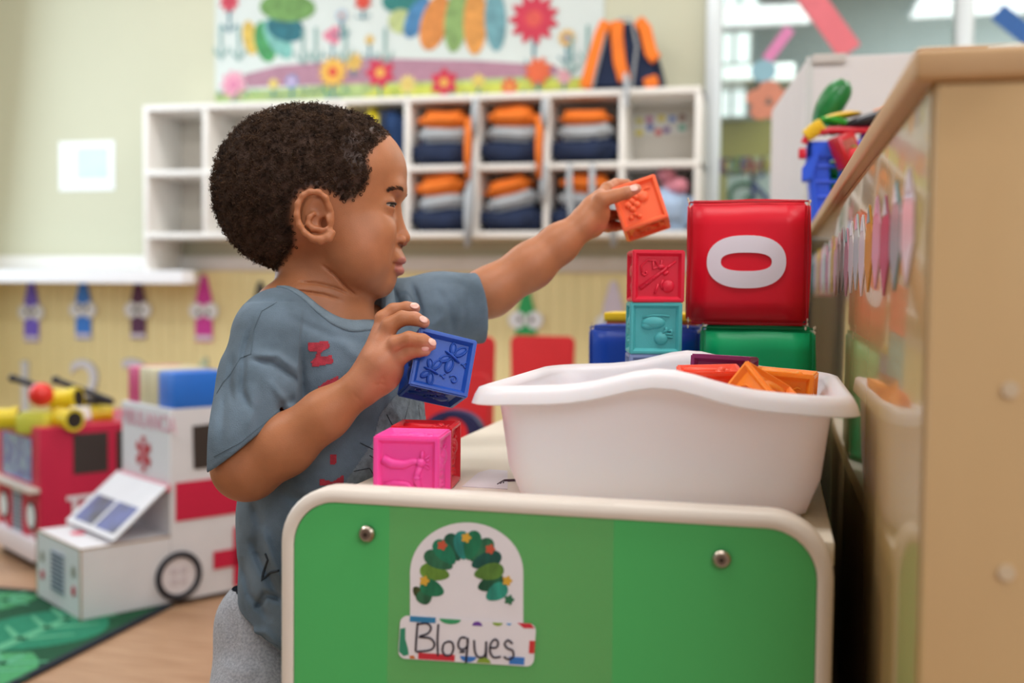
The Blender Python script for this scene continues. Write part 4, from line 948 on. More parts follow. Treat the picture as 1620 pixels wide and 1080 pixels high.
# the white 0, lying on its side
cz_ = hz_ * .505
oo = [(x, z) for x, z in ((.0405 * np.sign(math.cos(a)) * abs(math.cos(a)) ** .8, .0275 * np.sign(math.sin(a)) * abs(math.sin(a)) ** .9) for a in np.linspace(0, 2 * math.pi, 48, endpoint=False))]
ii = [(x, z) for x, z in ((.0260 * np.sign(math.cos(a)) * abs(math.cos(a)) ** .75, .0096 * np.sign(math.sin(a)) * abs(math.sin(a)) ** .8) for a in np.linspace(0, 2 * math.pi, 48, endpoint=False))]
def fy(x, z): return -hy - .0032 * (1 - (x / hx) ** 2) * (1 - ((z - hz_ / 2) / (hz_ / 2)) ** 2) - .0012
vs = []; NR = 5
for r_ in range(NR + 1):
    for (a, b2) in zip(oo, ii):
        x = a[0] + (b2[0] - a[0]) * r_ / NR - .001; z = cz_ + a[1] + (b2[1] - a[1]) * r_ / NR; vs.append((x, fy(x, z), z))
n0 = len(vs); vs += [(x, y + .002, z) for x, y, z in vs]
fs = [(r_ * 48 + i, (r_ + 1) * 48 + i, (r_ + 1) * 48 + (i + 1) % 48, r_ * 48 + (i + 1) % 48) for r_ in range(NR) for i in range(48)]
fs += [tuple(n0 + q_ for q_ in f[::-1]) for f in fs] + [(i, (i + 1) % 48, n0 + (i + 1) % 48, n0 + i) for i in range(48)] + [(NR * 48 + (i + 1) % 48, NR * 48 + i, n0 + NR * 48 + i, n0 + NR * 48 + (i + 1) % 48) for i in range(48)]
MB().add(vs, fs).build('number_zero', mat('zero_white', 'ddd8e2', .35, var=.02), rd, ang=50)
DB = 1.30
bx0_, bx1_ = RY(931, 540, DB)[0], RY(1109, 540, DB)[0]; bh = RY(1000, 515, DB)[2] - TZ
foam('blue', '1547b8', (bx0_, DB, TZ), (bx1_, DB + .13, TZ + bh), 'blue vinyl foam block behind the block stack')
yx0, yx1 = RY(955, 505, DB + .03)[0], RY(1104, 505, DB + .03)[0]
foam('yellow', 'f2cf1c', (yx0, DB + .03, TZ + bh + .001), (yx1, DB + .11, TZ + bh + .0135), 'thin yellow foam slab lying on the blue foam block') if False else None
t = thing('foam_slab', 'thin yellow foam slab with orange underside on the blue foam block', 'foam slab', ((yx0 + yx1) / 2, DB + .07, TZ + bh))
MB().box((yx0, DB + .03, TZ + bh + .0045), (yx1, DB + .12, TZ + bh + .015), .002).build('yellow_layer', mat('foam_yellow', 'f2cf1c', .6, var=.05, bump=.2), t, world=True)
MB().box((yx0 + .003, DB + .032, TZ + bh), (yx1 - .001, DB + .12, TZ + bh + .0045), .001).build('orange_layer', mat('foam_orange', 'e08a3c', .6, var=.05), t, world=True)

# ------------------------------------------------------------------ low cabinet on the right
CX = .0715; CYN, CYF = .575, 2.02
CT = TZ + .295                      # top of the top board
CT = RY(1480, 76, CYN)[2]
m_birch = mat('birch_panel', 'cbab7e', .32, var=.10, vscale=5, stretch=(1, 1, .25), bump=.05, col2='c09b6c', coat=.1)
cab = thing('birch_cabinet', 'tall light birch cabinet at the right edge with a lipped top board', 'cabinet', (CX, CYN, 0))
m_gloss = mat('birch_glossy', 'b79a68', .16, var=.12, vscale=4, stretch=(1, 1, .25), coat=.7, col2='a88a5c', spec=.6)
m_lip = mat('birch_lip', 'c9a57c', .35, var=.10, vscale=12, stretch=(1, .2, 1), col2='bd9468')
MB().box((CX, CYN + .006, .06), (CX + .016, CYF, CT - .017), .001).build('side_panel', m_gloss, cab, world=True)
MB().box((CX + .002, CYN, .0), (CX + .46, CYN + .018, CT - .017), .002).build('end_panel', m_birch, cab, world=True)
MB().box((CX + .016, CYF - .018, .0), (CX + .46, CYF, CT - .017), .002).build('end_panel', m_birch, cab, world=True)
MB().box((CX + .444, CYN + .018, .06), (CX + .46, CYF - .018, CT - .017), .002).build('side_panel', m_birch, cab, world=True)
MB().box((CX + .02, CYN + .02, .0), (CX + .45, CYF - .02, .06)).build('plinth', m_birch, cab, world=True)
MB().box((CX - .009, CYN - .004, CT - .0165), (CX + .475, CYF + .01, CT), .0035, 3).build('top_board', m_lip, cab, world=True)
for c_ in ((1598, 616), (1592, 905)):
    a = RY(*c_, CYN); MB().tube([(a[0], CYN + .002, a[2]), (a[0], CYN - .002, a[2])], .004, 16).build('screw_cap', mat('screw_cap', 'cdb89c', .3), cab, world=True)
# pencil border on the glossy side, each pencil a paper strip
pcol = ['4f9aa0', '7fb0b8', 'd8a9c0', 'e7d9e4', 'd9c050', 'd890b0', 'e9e4ee', 'c8d8e0', 'c880a8', 'e6e0ea', 'd8b870', 'e6b8cc', 'eae6f0', 'd0dce4', 'e2a9c4', 'ece8f0', 'cdd9e2', 'e9e2ec', 'd9a040', 'e6b0c8', 'c06080', '7fb0b8', 'e7d9e4', 'd9c050']
brd = thing('pencil_border', 'wavy strip of pastel paper pencils along the glossy cabinet side', 'wall border', (CX, CYN, 0))
yb = CYF - .02; i = 0
while yb > CYN + .06:
    wd_ = .060; y0_ = yb - wd_; zt_ = .832 + .003 * math.sin(i * 2.1); zb_ = zt_ - .068
    # pencil: pointed top, pointed bottom
    poly = [(y0_ + .002, zb_ + .024), (y0_ + wd_ / 2, zb_), (y0_ + wd_ - .002, zb_ + .024), (y0_ + wd_ - .004, zt_ - .022), (y0_ + wd_ / 2, zt_), (y0_ + .004, zt_ - .022)]
    MB().prism(poly, (CX - .0003, 0, 0), (0, 1, 0), (0, 0, 1), -.0012).build('pencil', mat('pencil_' + pcol[i % 24], pcol[i % 24], .3, var=.08, coat=.4), brd, world=True, smooth=False)
    MB().prism([(y0_ + wd_ * .3, zt_ - .014), (y0_ + wd_ / 2, zt_ - .002), (y0_ + wd_ * .7, zt_ - .014)], (CX - .0017, 0, 0), (0, 1, 0), (0, 0, 1), -.0004).build('pencil_tip', mat('tip_' + pcol[(i * 5 + 3) % 24], pcol[(i * 5 + 3) % 24], .3), brd, world=True, smooth=False)
    yb -= wd_; i += 1
cab.rotation_euler[2] = .011; brd.rotation_euler[2] = .011

# ------------------------------------------------------------------ tall white box behind it
bx = RY(1277, 90, 2.16); 
wt = thing('white_box', 'large white paper-covered box behind the toy basket', 'box', (bx[0] + .3, 2.45, .872))
dk = thing('dark_filler_cupboard', 'added dark brown cupboard under the white box, darkening the gap beside the foam blocks', 'cupboard', (bx[0] + .3, 2.45, 0))  # added cupboard, dark and wide to darken the gap and the cabinet's reflection
m_dk = mat('dark_filler_wood', '231a15', .5, var=.2, vscale=6)
MB().box((xlk := -.10, 2.15, .04), (bx[0] + .75, 2.78, .852), .003).build('carcass', m_dk, dk, world=True)
MB().box((xlk - .008, 2.14, .852), (bx[0] + .758, 2.785, .872), .003).build('top_board', m_dk, dk, world=True)
MB().box((xlk + .01, 2.142, .07), (bx[0] + .34, 2.15, .84), .002).build('door', m_dk, dk, world=True)
MB().box((xlk + .02, 2.17, 0), (bx[0] + .73, 2.76, .04)).build('plinth', m_dk, dk, world=True)
m_wb = mat('paper_covered_white', 'dcd7d8', .6, var=.04, vscale=6, bump=.25, bscale=25)
zt_ = bx[2]
xl = RY(1221, 165, 2.75)[0]
mb = MB(); mb.prism([(bx[0], 2.16), (bx[0] + .75, 2.16), (bx[0] + .75, 2.75), (xl, 2.75)], (0, 0, .872), (1, 0, 0), (0, 1, 0), zt_ - .872, .004); mb.build('carcass', m_wb, wt, world=True)
MB().box((bx[0] + .01, 2.152, zt_ - .014), (bx[0] + .07, 2.158, zt_ + .003), .001).build('torn_corner', mat('torn_paper', 'cdc6c2', .8, var=.1), wt, world=True)
MB().box((bx[0] + .20, 2.155, zt_ - .003), (bx[0] + .32, 2.2, zt_ + .003), .001).build('brown_tape', mat('tape_brown', 'a5745a', .5), wt, world=True)
MB().box((bx[0] - .0015, 2.1585, .873), (bx[0] + .012, 2.1605, zt_)).build('edge_strip', mat('edge_strip', 'cfd0cf', .5), wt, world=True)

# ------------------------------------------------------------------ toy basket on the cabinet
KZ = CT; KY = 1.80
ka, kb = RY(1274, 300, KY), RY(1398, 300, KY)
kt = RY(1300, 226, KY)[2]
kx0, kx1 = CX - .028, CX + .110
m_bk = mat('basket_blue', '2f5ae0', .3, var=.04)
bas = thing('toy_basket', 'blue plastic toy shopping basket on the far end of the cabinet', 'basket', ((kx0 + kx1) / 2, KY + .06, KZ))
kh = kt - KZ; cxb = (kx0 + kx1) / 2
hb, ht = .058, .070; yb0, yb1 = KY + .01, KY + .11
def bpt(u, v, f):  # u,v -1..1 corner, f height fraction
    h_ = hb + (ht - hb) * f; return (cxb + u * h_, KY + .06 + v * (h_ * .78), KZ + kh * f)
MB().box((cxb - hb, KY + .06 - hb * .78, KZ), (cxb + hb, KY + .06 + hb * .78, KZ + .005), .001).build('base', m_bk, bas, world=True)
rm = MB(); 
for (a, b2) in (((-1, -1), (1, -1)), ((1, -1), (1, 1)), ((1, 1), (-1, 1)), ((-1, 1), (-1, -1))):
    A, B = np.array(bpt(*a, .93)), np.array(bpt(*b2, .93))
    lo = np.minimum(A, B) - [.005, .005, .014]; hi = np.maximum(A, B) + [.005, .005, .012]; rm.box(lo, hi, .003)
for (a, b2) in (((-1, -1), (-.62, -1)), ((-1, -1), (-1, -.5)), ((-1, .5), (-1, 1))):
    MB().add([bpt(*a, .02), bpt(*b2, .02), bpt(*b2, .93), bpt(*a, .93)] + [tuple(np.array(bpt(*q_)) + [.003, .003, 0]) for q_ in ((*a, .02), (*b2, .02), (*b2, .93), (*a, .93))], [(0, 1, 2, 3), (7, 6, 5, 4), (0, 4, 5, 1), (1, 5, 6, 2), (2, 6, 7, 3), (3, 7, 4, 0)]).build('solid_panel', m_bk, bas, world=True)
q0 = [np.array(bpt(-1.02, v_, f_)) - [.002, 0, 0] for v_, f_ in ((-.8, .15), (.2, .15), (.2, .7), (-.8, .7))]
MB().add([tuple(q_) for q_ in q0] + [tuple(q_ - [.001, 0, 0]) for q_ in q0], [(0, 1, 2, 3), (7, 6, 5, 4), (0, 4, 5, 1), (1, 5, 6, 2), (2, 6, 7, 3), (3, 7, 4, 0)]).build('price_card', mat('basket_card', 'c9d2e2', .4, var=.1), bas, world=True)
rm.build('rim', m_bk, bas, world=True)
for (u, v) in ((-1, -1), (1, -1), (1, 1), (-1, 1)):
    MB().tube([bpt(u, v, .02), bpt(u, v, .9)], .0055, 8).build('corner_post', m_bk, bas, world=True)
for (a, b2) in (((-1, -1), (1, -1)), ((1, -1), (1, 1)), ((1, 1), (-1, 1)), ((-1, 1), (-1, -1))):
    for f in (.12, .3, .5, .7):
        MB().tube([bpt(*a, f), bpt(*b2, f)], .0032, 6).build('slat', m_bk, bas, world=True)
    for k2 in (-.33, .33):
        p0 = (a[0] + (b2[0] - a[0]) * (.5 + k2 / 2), a[1] + (b2[1] - a[1]) * (.5 + k2 / 2)); MB().tube([bpt(*p0, .02), bpt(*p0, .9)], .004, 6).build('slat', m_bk, bas, world=True)
a = RY(1262, 245, KY); MB().prism([(0, 0), (.022, .028), (.028, .024), (.016, -.018), (.0, -.022)], (kx0 - .012, KY + .03, KZ + kh * .68), (1, 0, 0), (0, 0, 1), .03, .002).build('handle_hinge', m_bk, bas, world=True)
mh = mat('handle_red', 'cc2036', .3)
hz0 = KZ + kh + .004
MB().tube([(kx0 - .010, KY + .0, hz0 - .004), (kx0 - .004, KY + .0, hz0 + .010), (kx0 + .03, KY, hz0 + .016), (kx0 + .09, KY, hz0 + .014), (kx1 + .01, KY, hz0 + .004)], .0058, 8).build('handle', mh, bas, world=True)
MB().box((kx0 - .018, KY - .006, hz0 - .028), (kx0 - .006, KY + .012, hz0 - .012), .002).build('handle_pin', mh, bas, world=True)
def food(nm, lb, cat, c): return thing(nm, lb, cat, tuple(c))
c = RY(1345, 125, KY + .06); b2 = RY(1296, 212, KY + .06)
cu = food('toy_cucumber', 'green plastic toy cucumber standing up out of the basket', 'toy food', b2)
pts = [b2 + (c - b2) * t_ + np.array([-.006 * math.sin(math.pi * t_), 0, .004 * math.sin(math.pi * t_)]) for t_ in np.linspace(0, .92, 12)]
MB().tube(pts, [.012, .015, .0175, .0195, .021, .022, .0225, .0225, .022, .021, .018, .011], 16).build('cucumber_body', mat('cucumber', '1f7a3a', .28, var=.3, vscale=40, bump=.3, bscale=120), cu, world=True, ang=180)
MB().ell(pts[-1], (.005, .005, .003)).build('stem_scar', mat('cuc_tip', '4f9a4a', .5), cu, world=True)
c = RY(1330, 184, KY + .02); d_ = food('toy_plate', 'yellow plastic toy plate tilted on top of the basket', 'toy plate', c)
MB().ell(c, (.033, .022, .005), Matrix.Rotation(-.14, 3, 'Y'), 24, 8).build('dish', mat('plate_yellow', 'e8b824', .3), d_, world=True); MB().ell(c + np.array([0, 0, .0035]), (.022, .014, .003), Matrix.Rotation(-.14, 3, 'Y'), 20, 6).build('dish_well', mat('plate_yellow2', 'd9a81e', .3), d_, world=True)
c = RY(1320, 192, KY + .01); d_ = food('toy_lettuce', 'bright green plastic toy leaf under the yellow plate', 'toy food', c)
MB().ell(c, (.022, .018, .005), Matrix.Rotation(.25, 3, 'Y')).build('leaf', mat('leaf_bright', '3fd04a', .35), d_, world=True); MB().tube([c + np.array([-.018, -.015, .003]), c + np.array([.0, -.018, .003]), c + np.array([.02, -.015, -.002])], .0016, 6).build('leaf_rib', mat('leaf_rib', '2fa83e', .4), d_, world=True)
c = RY(1305, 203, KY + .01); d_ = food('toy_pepper', 'dark green plastic toy pepper at the basket rim', 'toy food', c)
MB().ell(c, (.013, .013, .010)).ell(c + np.array([.012, 0, -.003]), (.011, .012, .009)).build('pepper_body', mat('pepper_green', '1d6a3c', .3), d_, world=True); MB().tube([c + np.array([0, 0, .008]), c + np.array([.002, 0, .014])], .002, 6).build('pepper_stem', mat('leaf_rib', '2fa83e', .4), d_, world=True)
c = RY(1288, 206, KY + .0); d_ = food('toy_corn', 'bumpy yellow plastic toy corn at the left rim of the basket', 'toy food', c)
mb = MB(); ax_ = np.array([.8, 0, .6])
for i in range(6):
    for k2 in range(7):
        a = 2 * math.pi * k2 / 7 + i * .4; r_ = .009 * (1 - .06 * abs(i - 3)); o2 = ax_ * (i - 2.5) * .0052 + np.array([-.6, 0, .8]) * r_ * math.cos(a) + np.array([0, 1, 0]) * r_ * math.sin(a)
        mb.ell(c + o2, (.0034, .0034, .0034), None, 8, 5)
mb.build('kernels', mat('corn_yellow', 'ecc62c', .35), d_, world=True); MB().tube([c - ax_ * .016, c + ax_ * .014], .0085, 10).build('cob', mat('corn_cob', 'd8b02a', .5), d_, world=True)
c = RY(1378, 192, KY + .03); d_ = food('toy_frying_pan', 'black plastic toy pan lying slanted on the basket', 'toy pan', c)
MB().ell(c, (.058, .045, .013), Matrix.Rotation(-.28, 3, 'Y'), 28, 10).build('pan_dish', mat('pan_black', '22242e', .28), d_, world=True); MB().tube([c + np.array([.05, 0, .012]), c + np.array([.12, 0, .03])], .006, 8).build('pan_handle', mat('pan_black', '22242e', .28), d_, world=True)
c = RY(1413, 172, KY + .05); d_ = food('toy_carrot', 'orange toy carrot tip behind the black pan', 'toy food', c)
MB().tube([c + np.array([-.03, 0, -.004]), c, c + np.array([.04, 0, .0])], [.003, .007, .010], 10).build('carrot_body', mat('carrot', 'e8843c', .35), d_, world=True); MB().ell(c + np.array([.04, 0, 0]), (.006, .01, .01)).build('carrot_top', mat('leaf_rib', '2fa83e', .4), d_, world=True)
c = RY(1338, 238, KY - .012); d_ = thing('toy_carton', 'red toy carton tipped over in front of the basket', 'toy carton', tuple(c))
Mx = Matrix.Translation(c) @ Matrix.Rotation(-.45, 4, 'Y') @ Matrix.Rotation(.5, 4, 'Z') @ Matrix.Rotation(.15, 4, 'X')
MB().box((-.016, -.016, -.026), (.016, .016, .026), .003, 2, Mx).build('carton_body', mat('carton_red', 'c4202c', .25, var=.05), d_, world=True)
MB().box((-.011, -.0168, -.018), (.011, -.0155, .016), 0, 1, Mx).build('carton_label', mat('carton_label', 'b05a50', .4, var=.4, vscale=150), d_, world=True)
c = RY(1352, 245, KY - .030); d_ = thing('toy_strawberry', 'small ribbed red toy berry between the carton and the purple jug', 'toy food', tuple(c))
mb = MB(); mb.ell(c, (.0105, .0105, .0125))
for k2 in range(8): a = k2 * math.pi / 4; mb.tube([c + np.array([.010 * math.cos(a) * s, .010 * math.sin(a) * s, .0125 * z]) for s, z in ((.3, .95), (.85, .6), (1.05, 0), (.8, -.65))], .0011, 5)
mb.build('berry', mat('berry_red', 'd8303a', .3), d_, world=True); MB().ell(c + np.array([0, 0, .012]), (.006, .006, .002)).build('berry_cap', mat('leaf_rib', '2fa83e', .4), d_, world=True)
c = RY(1392, 222, KY + .03); d_ = thing('toy_jug', 'glossy purple toy jug peeking over the cabinet lip', 'toy jug', tuple(c))
MB().ell(c, (.032, .028, .031), None, 24, 14).build('jug_body', mat('jug_purple', '8a3fc8', .2), d_, world=True); MB().tube([c + np.array([0, 0, .022]), c + np.array([0, 0, .03])], .012, 16).build('jug_neck', mat('jug_purple', '8a3fc8', .2), d_, world=True)
for (px, py, lb) in ((1325, 268, 'green plastic toy vegetable seen through the basket slats, upper one'), (1322, 292, 'green plastic toy vegetable low in the basket')):
    c = RY(px, py, KY + .05); d_ = thing('toy_vegetable', lb, 'toy food', tuple(c))
    MB().ell(c, (.032, .022, .016)).build('vegetable_body', mat('veg_green', '20a048', .3), d_, world=True); MB().tube([c + np.array([.03, 0, 0]), c + np.array([.04, 0, .003])], .003, 6).build('vegetable_stem', mat('leaf_rib', '2fa83e', .4), d_, world=True)

# ------------------------------------------------------------------ the boy: signed distance fields meshed into smooth surfaces
class Field:
    """grid in the camera's axes (right, depth, up)"""
    def __init__(s, lo, hi, h):
        s.h = h; s.lo = np.array(lo, float); n = np.ceil((np.array(hi) - s.lo) / h).astype(int) + 1
        s.n = n; s.v = np.full(n, .03, np.float32); s.ax = [s.lo[i] + h * np.arange(n[i]) for i in range(3)]
    def sub(s, lo, hi):
        a = [max(0, int((lo[i] - s.lo[i]) / s.h)) for i in range(3)]; b = [min(s.n[i], int((hi[i] - s.lo[i]) / s.h) + 2) for i in range(3)]
        if any(b[i] <= a[i] for i in range(3)): return None, None
        sl = tuple(slice(a[i], b[i]) for i in range(3))
        X = s.ax[0][sl[0]][:, None, None].astype(np.float32); Y = s.ax[1][sl[1]][None, :, None].astype(np.float32); Z = s.ax[2][sl[2]][None, None, :].astype(np.float32)
        return sl, (X, Y, Z)
    def comb(s, sl, d, k, op):
        v = s.v[sl]
        if op == 'u':
            h = np.clip(.5 + .5 * (v - d) / k, 0, 1); s.v[sl] = v * (1 - h) + d * h - k * h * (1 - h)
        elif op == 's':
            d = -d; h = np.clip(.5 - .5 * (v - d) / k, 0, 1); s.v[sl] = v * (1 - h) + d * h + k * h * (1 - h)
    def cone(s, p0, p1, r0, r1, k=.006, op='u', flat=None):
        p0, p1 = np.array(p0), np.array(p1); m = max(r0, r1) + k + .012
        sl, G = s.sub(np.minimum(p0, p1) - m, np.maximum(p0, p1) + m)
        if sl is None: return s
        ab = p1 - p0; L = float(ab @ ab) + 1e-12
        q = [G[i] - p0[i] for i in range(3)]
        t = np.clip((q[0] * ab[0] + q[1] * ab[1] + q[2] * ab[2]) / L, 0, 1)
        d = np.sqrt((q[0] - t * ab[0]) ** 2 + (q[1] - t * ab[1]) ** 2 + (q[2] - t * ab[2]) ** 2) - (r0 + (r1 - r0) * t)
        s.comb(sl, d, k, op); return s
    def ell(s, c, r, k=.01, op='u', R=None):
        c = np.array(c); r = np.array(r); m = max(r) + k + .012
        sl, G = s.sub(c - m, c + m)
        if sl is None: return s
        q = [G[i] - c[i] for i in range(3)]
        if R is not None: q = [R[0][i] * q[0] + R[1][i] * q[1] + R[2][i] * q[2] for i in range(3)]
        k0 = np.sqrt((q[0] / r[0]) ** 2 + (q[1] / r[1]) ** 2 + (q[2] / r[2]) ** 2); k1 = np.sqrt((q[0] / r[0] ** 2) ** 2 + (q[1] / r[1] ** 2) ** 2 + (q[2] / r[2] ** 2) ** 2) + 1e-9
        s.comb(sl, k0 * (k0 - 1) / k1, k, op); return s
    def chain(s, pts, rs, k=.006, op='u'):
        for a, b, ra, rb in zip(pts[:-1], pts[1:], rs[:-1], rs[1:]): s.cone(a, b, ra, rb, k, op)
        return s
    def plane(s, c, n, k=.002, lo=None, hi=None):
        """cut away what lies on the +n side of c"""
        sl, G = s.sub(s.lo if lo is None else lo, s.lo + s.h * s.n if hi is None else hi)
        n = np.array(n, float); n /= np.linalg.norm(n)
        d = (G[0] - c[0]) * n[0] + (G[1] - c[1]) * n[1] + (G[2] - c[2]) * n[2]
        s.v[sl] = np.maximum(s.v[sl], d); return s
    def fold(s, poly, D0, D1, wd, amp):
        """a crease that follows picture points, for depths between D0 and D1; amp > 0 sinks, < 0 raises"""
        pts = np.array(poly, float); m = wd * 3 + 10
        P0 = np.minimum(P(pts[:, 0].min() - m, pts[:, 1].max() + m, D0), P(pts[:, 0].min() - m, pts[:, 1].max() + m, D1)); P1 = np.maximum(P(pts[:, 0].max() + m, pts[:, 1].min() - m, D0), P(pts[:, 0].max() + m, pts[:, 1].min() - m, D1))
        sl, G = s.sub(P0, P1)
        if sl is None: return s
        px = 810 + G[0] / G[1] * F; py = 540 - G[2] / G[1] * F
        best = None; L = len(pts) - 1
        for i in range(L):
            a, b = pts[i], pts[i + 1]; ab = b - a; t = np.clip(((px - a[0]) * ab[0] + (py - a[1]) * ab[1]) / (ab @ ab), 0, 1)
            d = (px - a[0] - t * ab[0]) ** 2 + (py - a[1] - t * ab[1]) ** 2
            u = (i + t) / L; g = np.exp(-d / wd ** 2) * np.clip(4 * u * (1 - u) * 1.4, 0, 1)
            best = g if best is None else np.maximum(best, g)
        s.v[sl] += (amp * best).astype(np.float32); return s
    def rough(s, amp, sc, seed=0):
        rng = np.random.RandomState(seed); X, Y, Z = s.sub(s.lo, s.lo + s.h * s.n)[1]
        acc = np.zeros_like(s.v)
        for i in range(6):
            d = rng.normal(size=3); d /= np.linalg.norm(d); f = sc * rng.uniform(.6, 1.6); ph = rng.uniform(0, 6.28)
            acc += np.sin((X * d[0] + Y * d[1] + Z * d[2]) * f + ph).astype(np.float32)
        s.v += amp * acc / 2.5; return s
    def mesh(s, smooth=1):
        v = s.v; sg = v < 0
        c = np.zeros([k - 1 for k in v.shape], np.uint8)
        for i in (0, 1):
            for j in (0, 1):
                for k in (0, 1): c += sg[i:sg.shape[0] - 1 + i, j:sg.shape[1] - 1 + j, k:sg.shape[2] - 1 + k]
        act = (c > 0) & (c < 8); idx = np.argwhere(act); n = len(idx)
        vid = np.full(c.shape, -1, np.int32); vid[act] = np.arange(n)
        acc = np.zeros((n, 3)); cnt = np.zeros(n)
        corner = {}
        for o in [(i, j, k) for i in (0, 1) for j in (0, 1) for k in (0, 1)]: corner[o] = v[idx[:, 0] + o[0], idx[:, 1] + o[1], idx[:, 2] + o[2]].astype(float)
        for o in corner:
            for a in range(3):
                if o[a] == 0:
                    o2 = list(o); o2[a] = 1; A, B = corner[o], corner[tuple(o2)]; m = (A < 0) != (B < 0)
                    t = np.where(m, A / np.where(m, A - B, 1), 0); p_ = np.tile(np.array(o, float), (n, 1)); p_[:, a] += t
                    acc[m] += p_[m]; cnt[m] += 1
        V = s.lo + (idx + acc / cnt[:, None]) * s.h
        Fs = []
        for a in range(3):
            b, c_ = (a + 1) % 3, (a + 2) % 3
            s0 = [slice(None)] * 3; s1 = [slice(None)] * 3; s0[a] = slice(0, -1); s1[a] = slice(1, None)
            df = sg[tuple(s0)] != sg[tuple(s1)]; e = np.argwhere(df)
            e = e[(e[:, b] > 0) & (e[:, c_] > 0) & (e[:, b] < v.shape[b] - 1) & (e[:, c_] < v.shape[c_] - 1)]
            q = []
            for db, dc in ((-1, -1), (0, -1), (0, 0), (-1, 0)):
                f = e.copy(); f[:, b] += db; f[:, c_] += dc; q.append(vid[f[:, 0], f[:, 1], f[:, 2]])
            q = np.stack(q, 1); fl2 = sg[e[:, 0], e[:, 1], e[:, 2]]
            q[~fl2] = q[~fl2][:, ::-1]; Fs.append(q)
        Fq = np.concatenate(Fs)
        Fq = Fq[(Fq >= 0).all(1)]
        for _ in range(smooth):
            a2 = np.zeros_like(V); n2 = np.zeros(n)
            for i in range(4):
                A, B = Fq[:, i], Fq[:, (i + 1) % 4]
                for ax in range(3): a2[:, ax] += np.bincount(A, V[B, ax], n) + np.bincount(B, V[A, ax], n)
                n2 += np.bincount(A, minlength=n) + np.bincount(B, minlength=n)
            V = V * .4 + .6 * a2 / np.maximum(n2, 1)[:, None]
        return V, Fq
def fast_obj(name, Vc, Fq, m, parent, tone=None):
    """mesh from camera-axes vertices"""
    W_ = from_cam(Vc); M4 = np.array(inv_of(parent)); W_ = W_ @ M4[:3, :3].T + M4[:3, 3]
    me = bpy.data.meshes.new(name); me.vertices.add(len(W_)); me.vertices.foreach_set('co', W_.ravel())
    me.loops.add(Fq.size); me.loops.foreach_set('vertex_index', Fq.ravel()); me.polygons.add(len(Fq))
    me.polygons.foreach_set('loop_start', np.arange(len(Fq)) * Fq.shape[1]); me.polygons.foreach_set('loop_total', np.full(len(Fq), Fq.shape[1]))
    me.polygons.foreach_set('use_smooth', np.ones(len(Fq), bool)); me.update(); me.validate()
    if tone is not None:
        at = me.color_attributes.new('tone', 'FLOAT_COLOR', 'POINT'); at.data.foreach_set('color', np.concatenate([tone, np.ones((len(tone), 1))], 1).astype(np.float32).ravel())
    me.materials.append(m); o = bpy.data.objects.new(name, me); COL.objects.link(o); o.parent = parent
    return o
def pix(V): return 810 + V[:, 0] / V[:, 1] * F, 540 - V[:, 2] / V[:, 1] * F
def pdist(px, py, poly, closed=True):
    """signed distance (negative inside) of points to a polygon, in pixels"""
    pts = np.array(poly, float); n = len(pts); best = np.full(len(px), 1e9); ins = np.zeros(len(px), bool)
    for i in range(n if closed else n - 1):
        a, b = pts[i], pts[(i + 1) % n]; ab = b - a; t = np.clip(((px - a[0]) * ab[0] + (py - a[1]) * ab[1]) / (ab @ ab + 1e-9), 0, 1)
        best = np.minimum(best, np.hypot(px - a[0] - t * ab[0], py - a[1] - t * ab[1]))
        if closed:
            c = ((a[1] > py) != (b[1] > py)) & (px < (b[0] - a[0]) * (py - a[1]) / (b[1] - a[1] + 1e-12) + a[0]); ins ^= c
    return np.where(ins, -best, best)

HD = 1.08                                    # depth of the head's mid plane
s_ = HD / F
base = WP(430, 1000, 1.08); boy = thing('person', 'small boy with short dark curly hair in a grey T-shirt holding two toy blocks', 'person', (base[0], base[1], 0))
def sym(pt, db):                             # near and far copies of a picture point
    p0 = P(pt[0], pt[1], HD); return [p0 + np.array([0, s * db, 0]) for s in (-1, 1)]

# ---- head and neck, 1.1 mm grid
Hf = Field(P(325, 560, HD) - [0, .12, .0], P(665, 150, HD) + [.0, .11, 0], .00115)
Hf.ell(P(483, 290, HD), (.0855, .069, .0735), .01)
Hf.ell(P(470, 325, HD), (.070, .062, .060), .02)
Hf.ell(P(566, 272, HD), (.0480, .055, .046), .025)
Hf.ell(P(560, 365, HD), (.0430, .051, .056), .02)
Hf.ell(P(575, 425, HD), (.0285, .038, .0285), .02)
Hf.ell(P(603, 442, HD), (.0125, .017, .0160), .014)
for c in sym((576, 400), .031): Hf.ell(c, (.027, .021, .029), .016)     # cheeks
for c in sym((606, 369), .028): Hf.ell(c, (.0125, .0125, .012), .018)
for c in sym((631, 301), .016): Hf.ell(c, (.0050, .015, .0060), .010)    # brow
Hf.cone(P(625, 334, HD), P(635, 368, HD), .0050, .0062, .007)            # nose
Hf.ell(P(638.5, 376, HD), (.0068, .0072, .0062), .004)
for c in sym((633, 381.5), .0088): Hf.ell(c, (.0068, .0046, .0054), .0025)
Hf.ell(P(626, 407, HD), (.0085, .017, .0085), .009)                      # muzzle
Hf.ell(P(632.5, 411.5, HD), (.0063, .0165, .0044), .0035)                # lips
Hf.ell(P(630.5, 427.5, HD), (.0058, .0145, .0052), .003)
Hf.cone(P(640, 419.5, HD - .004), P(640, 419.5, HD + .004), .0014, .0014, .002, 's')
for sg_ in (-1, 1): Hf.cone(P(638, 419, HD) + np.array([0, .003 * sg_, 0]), P(624.5, 417.5, HD) + np.array([0, .0175 * sg_, -.0005]), .0012, .0010, .0025, 's')
for c in sym((641, 389.5), .0042): Hf.ell(c, (.0030, .0022, .0022), .0015, 's')
for c in sym((635, 387.5), .0105): Hf.ell(c, (.0030, .0032, .0018), .001, 's')
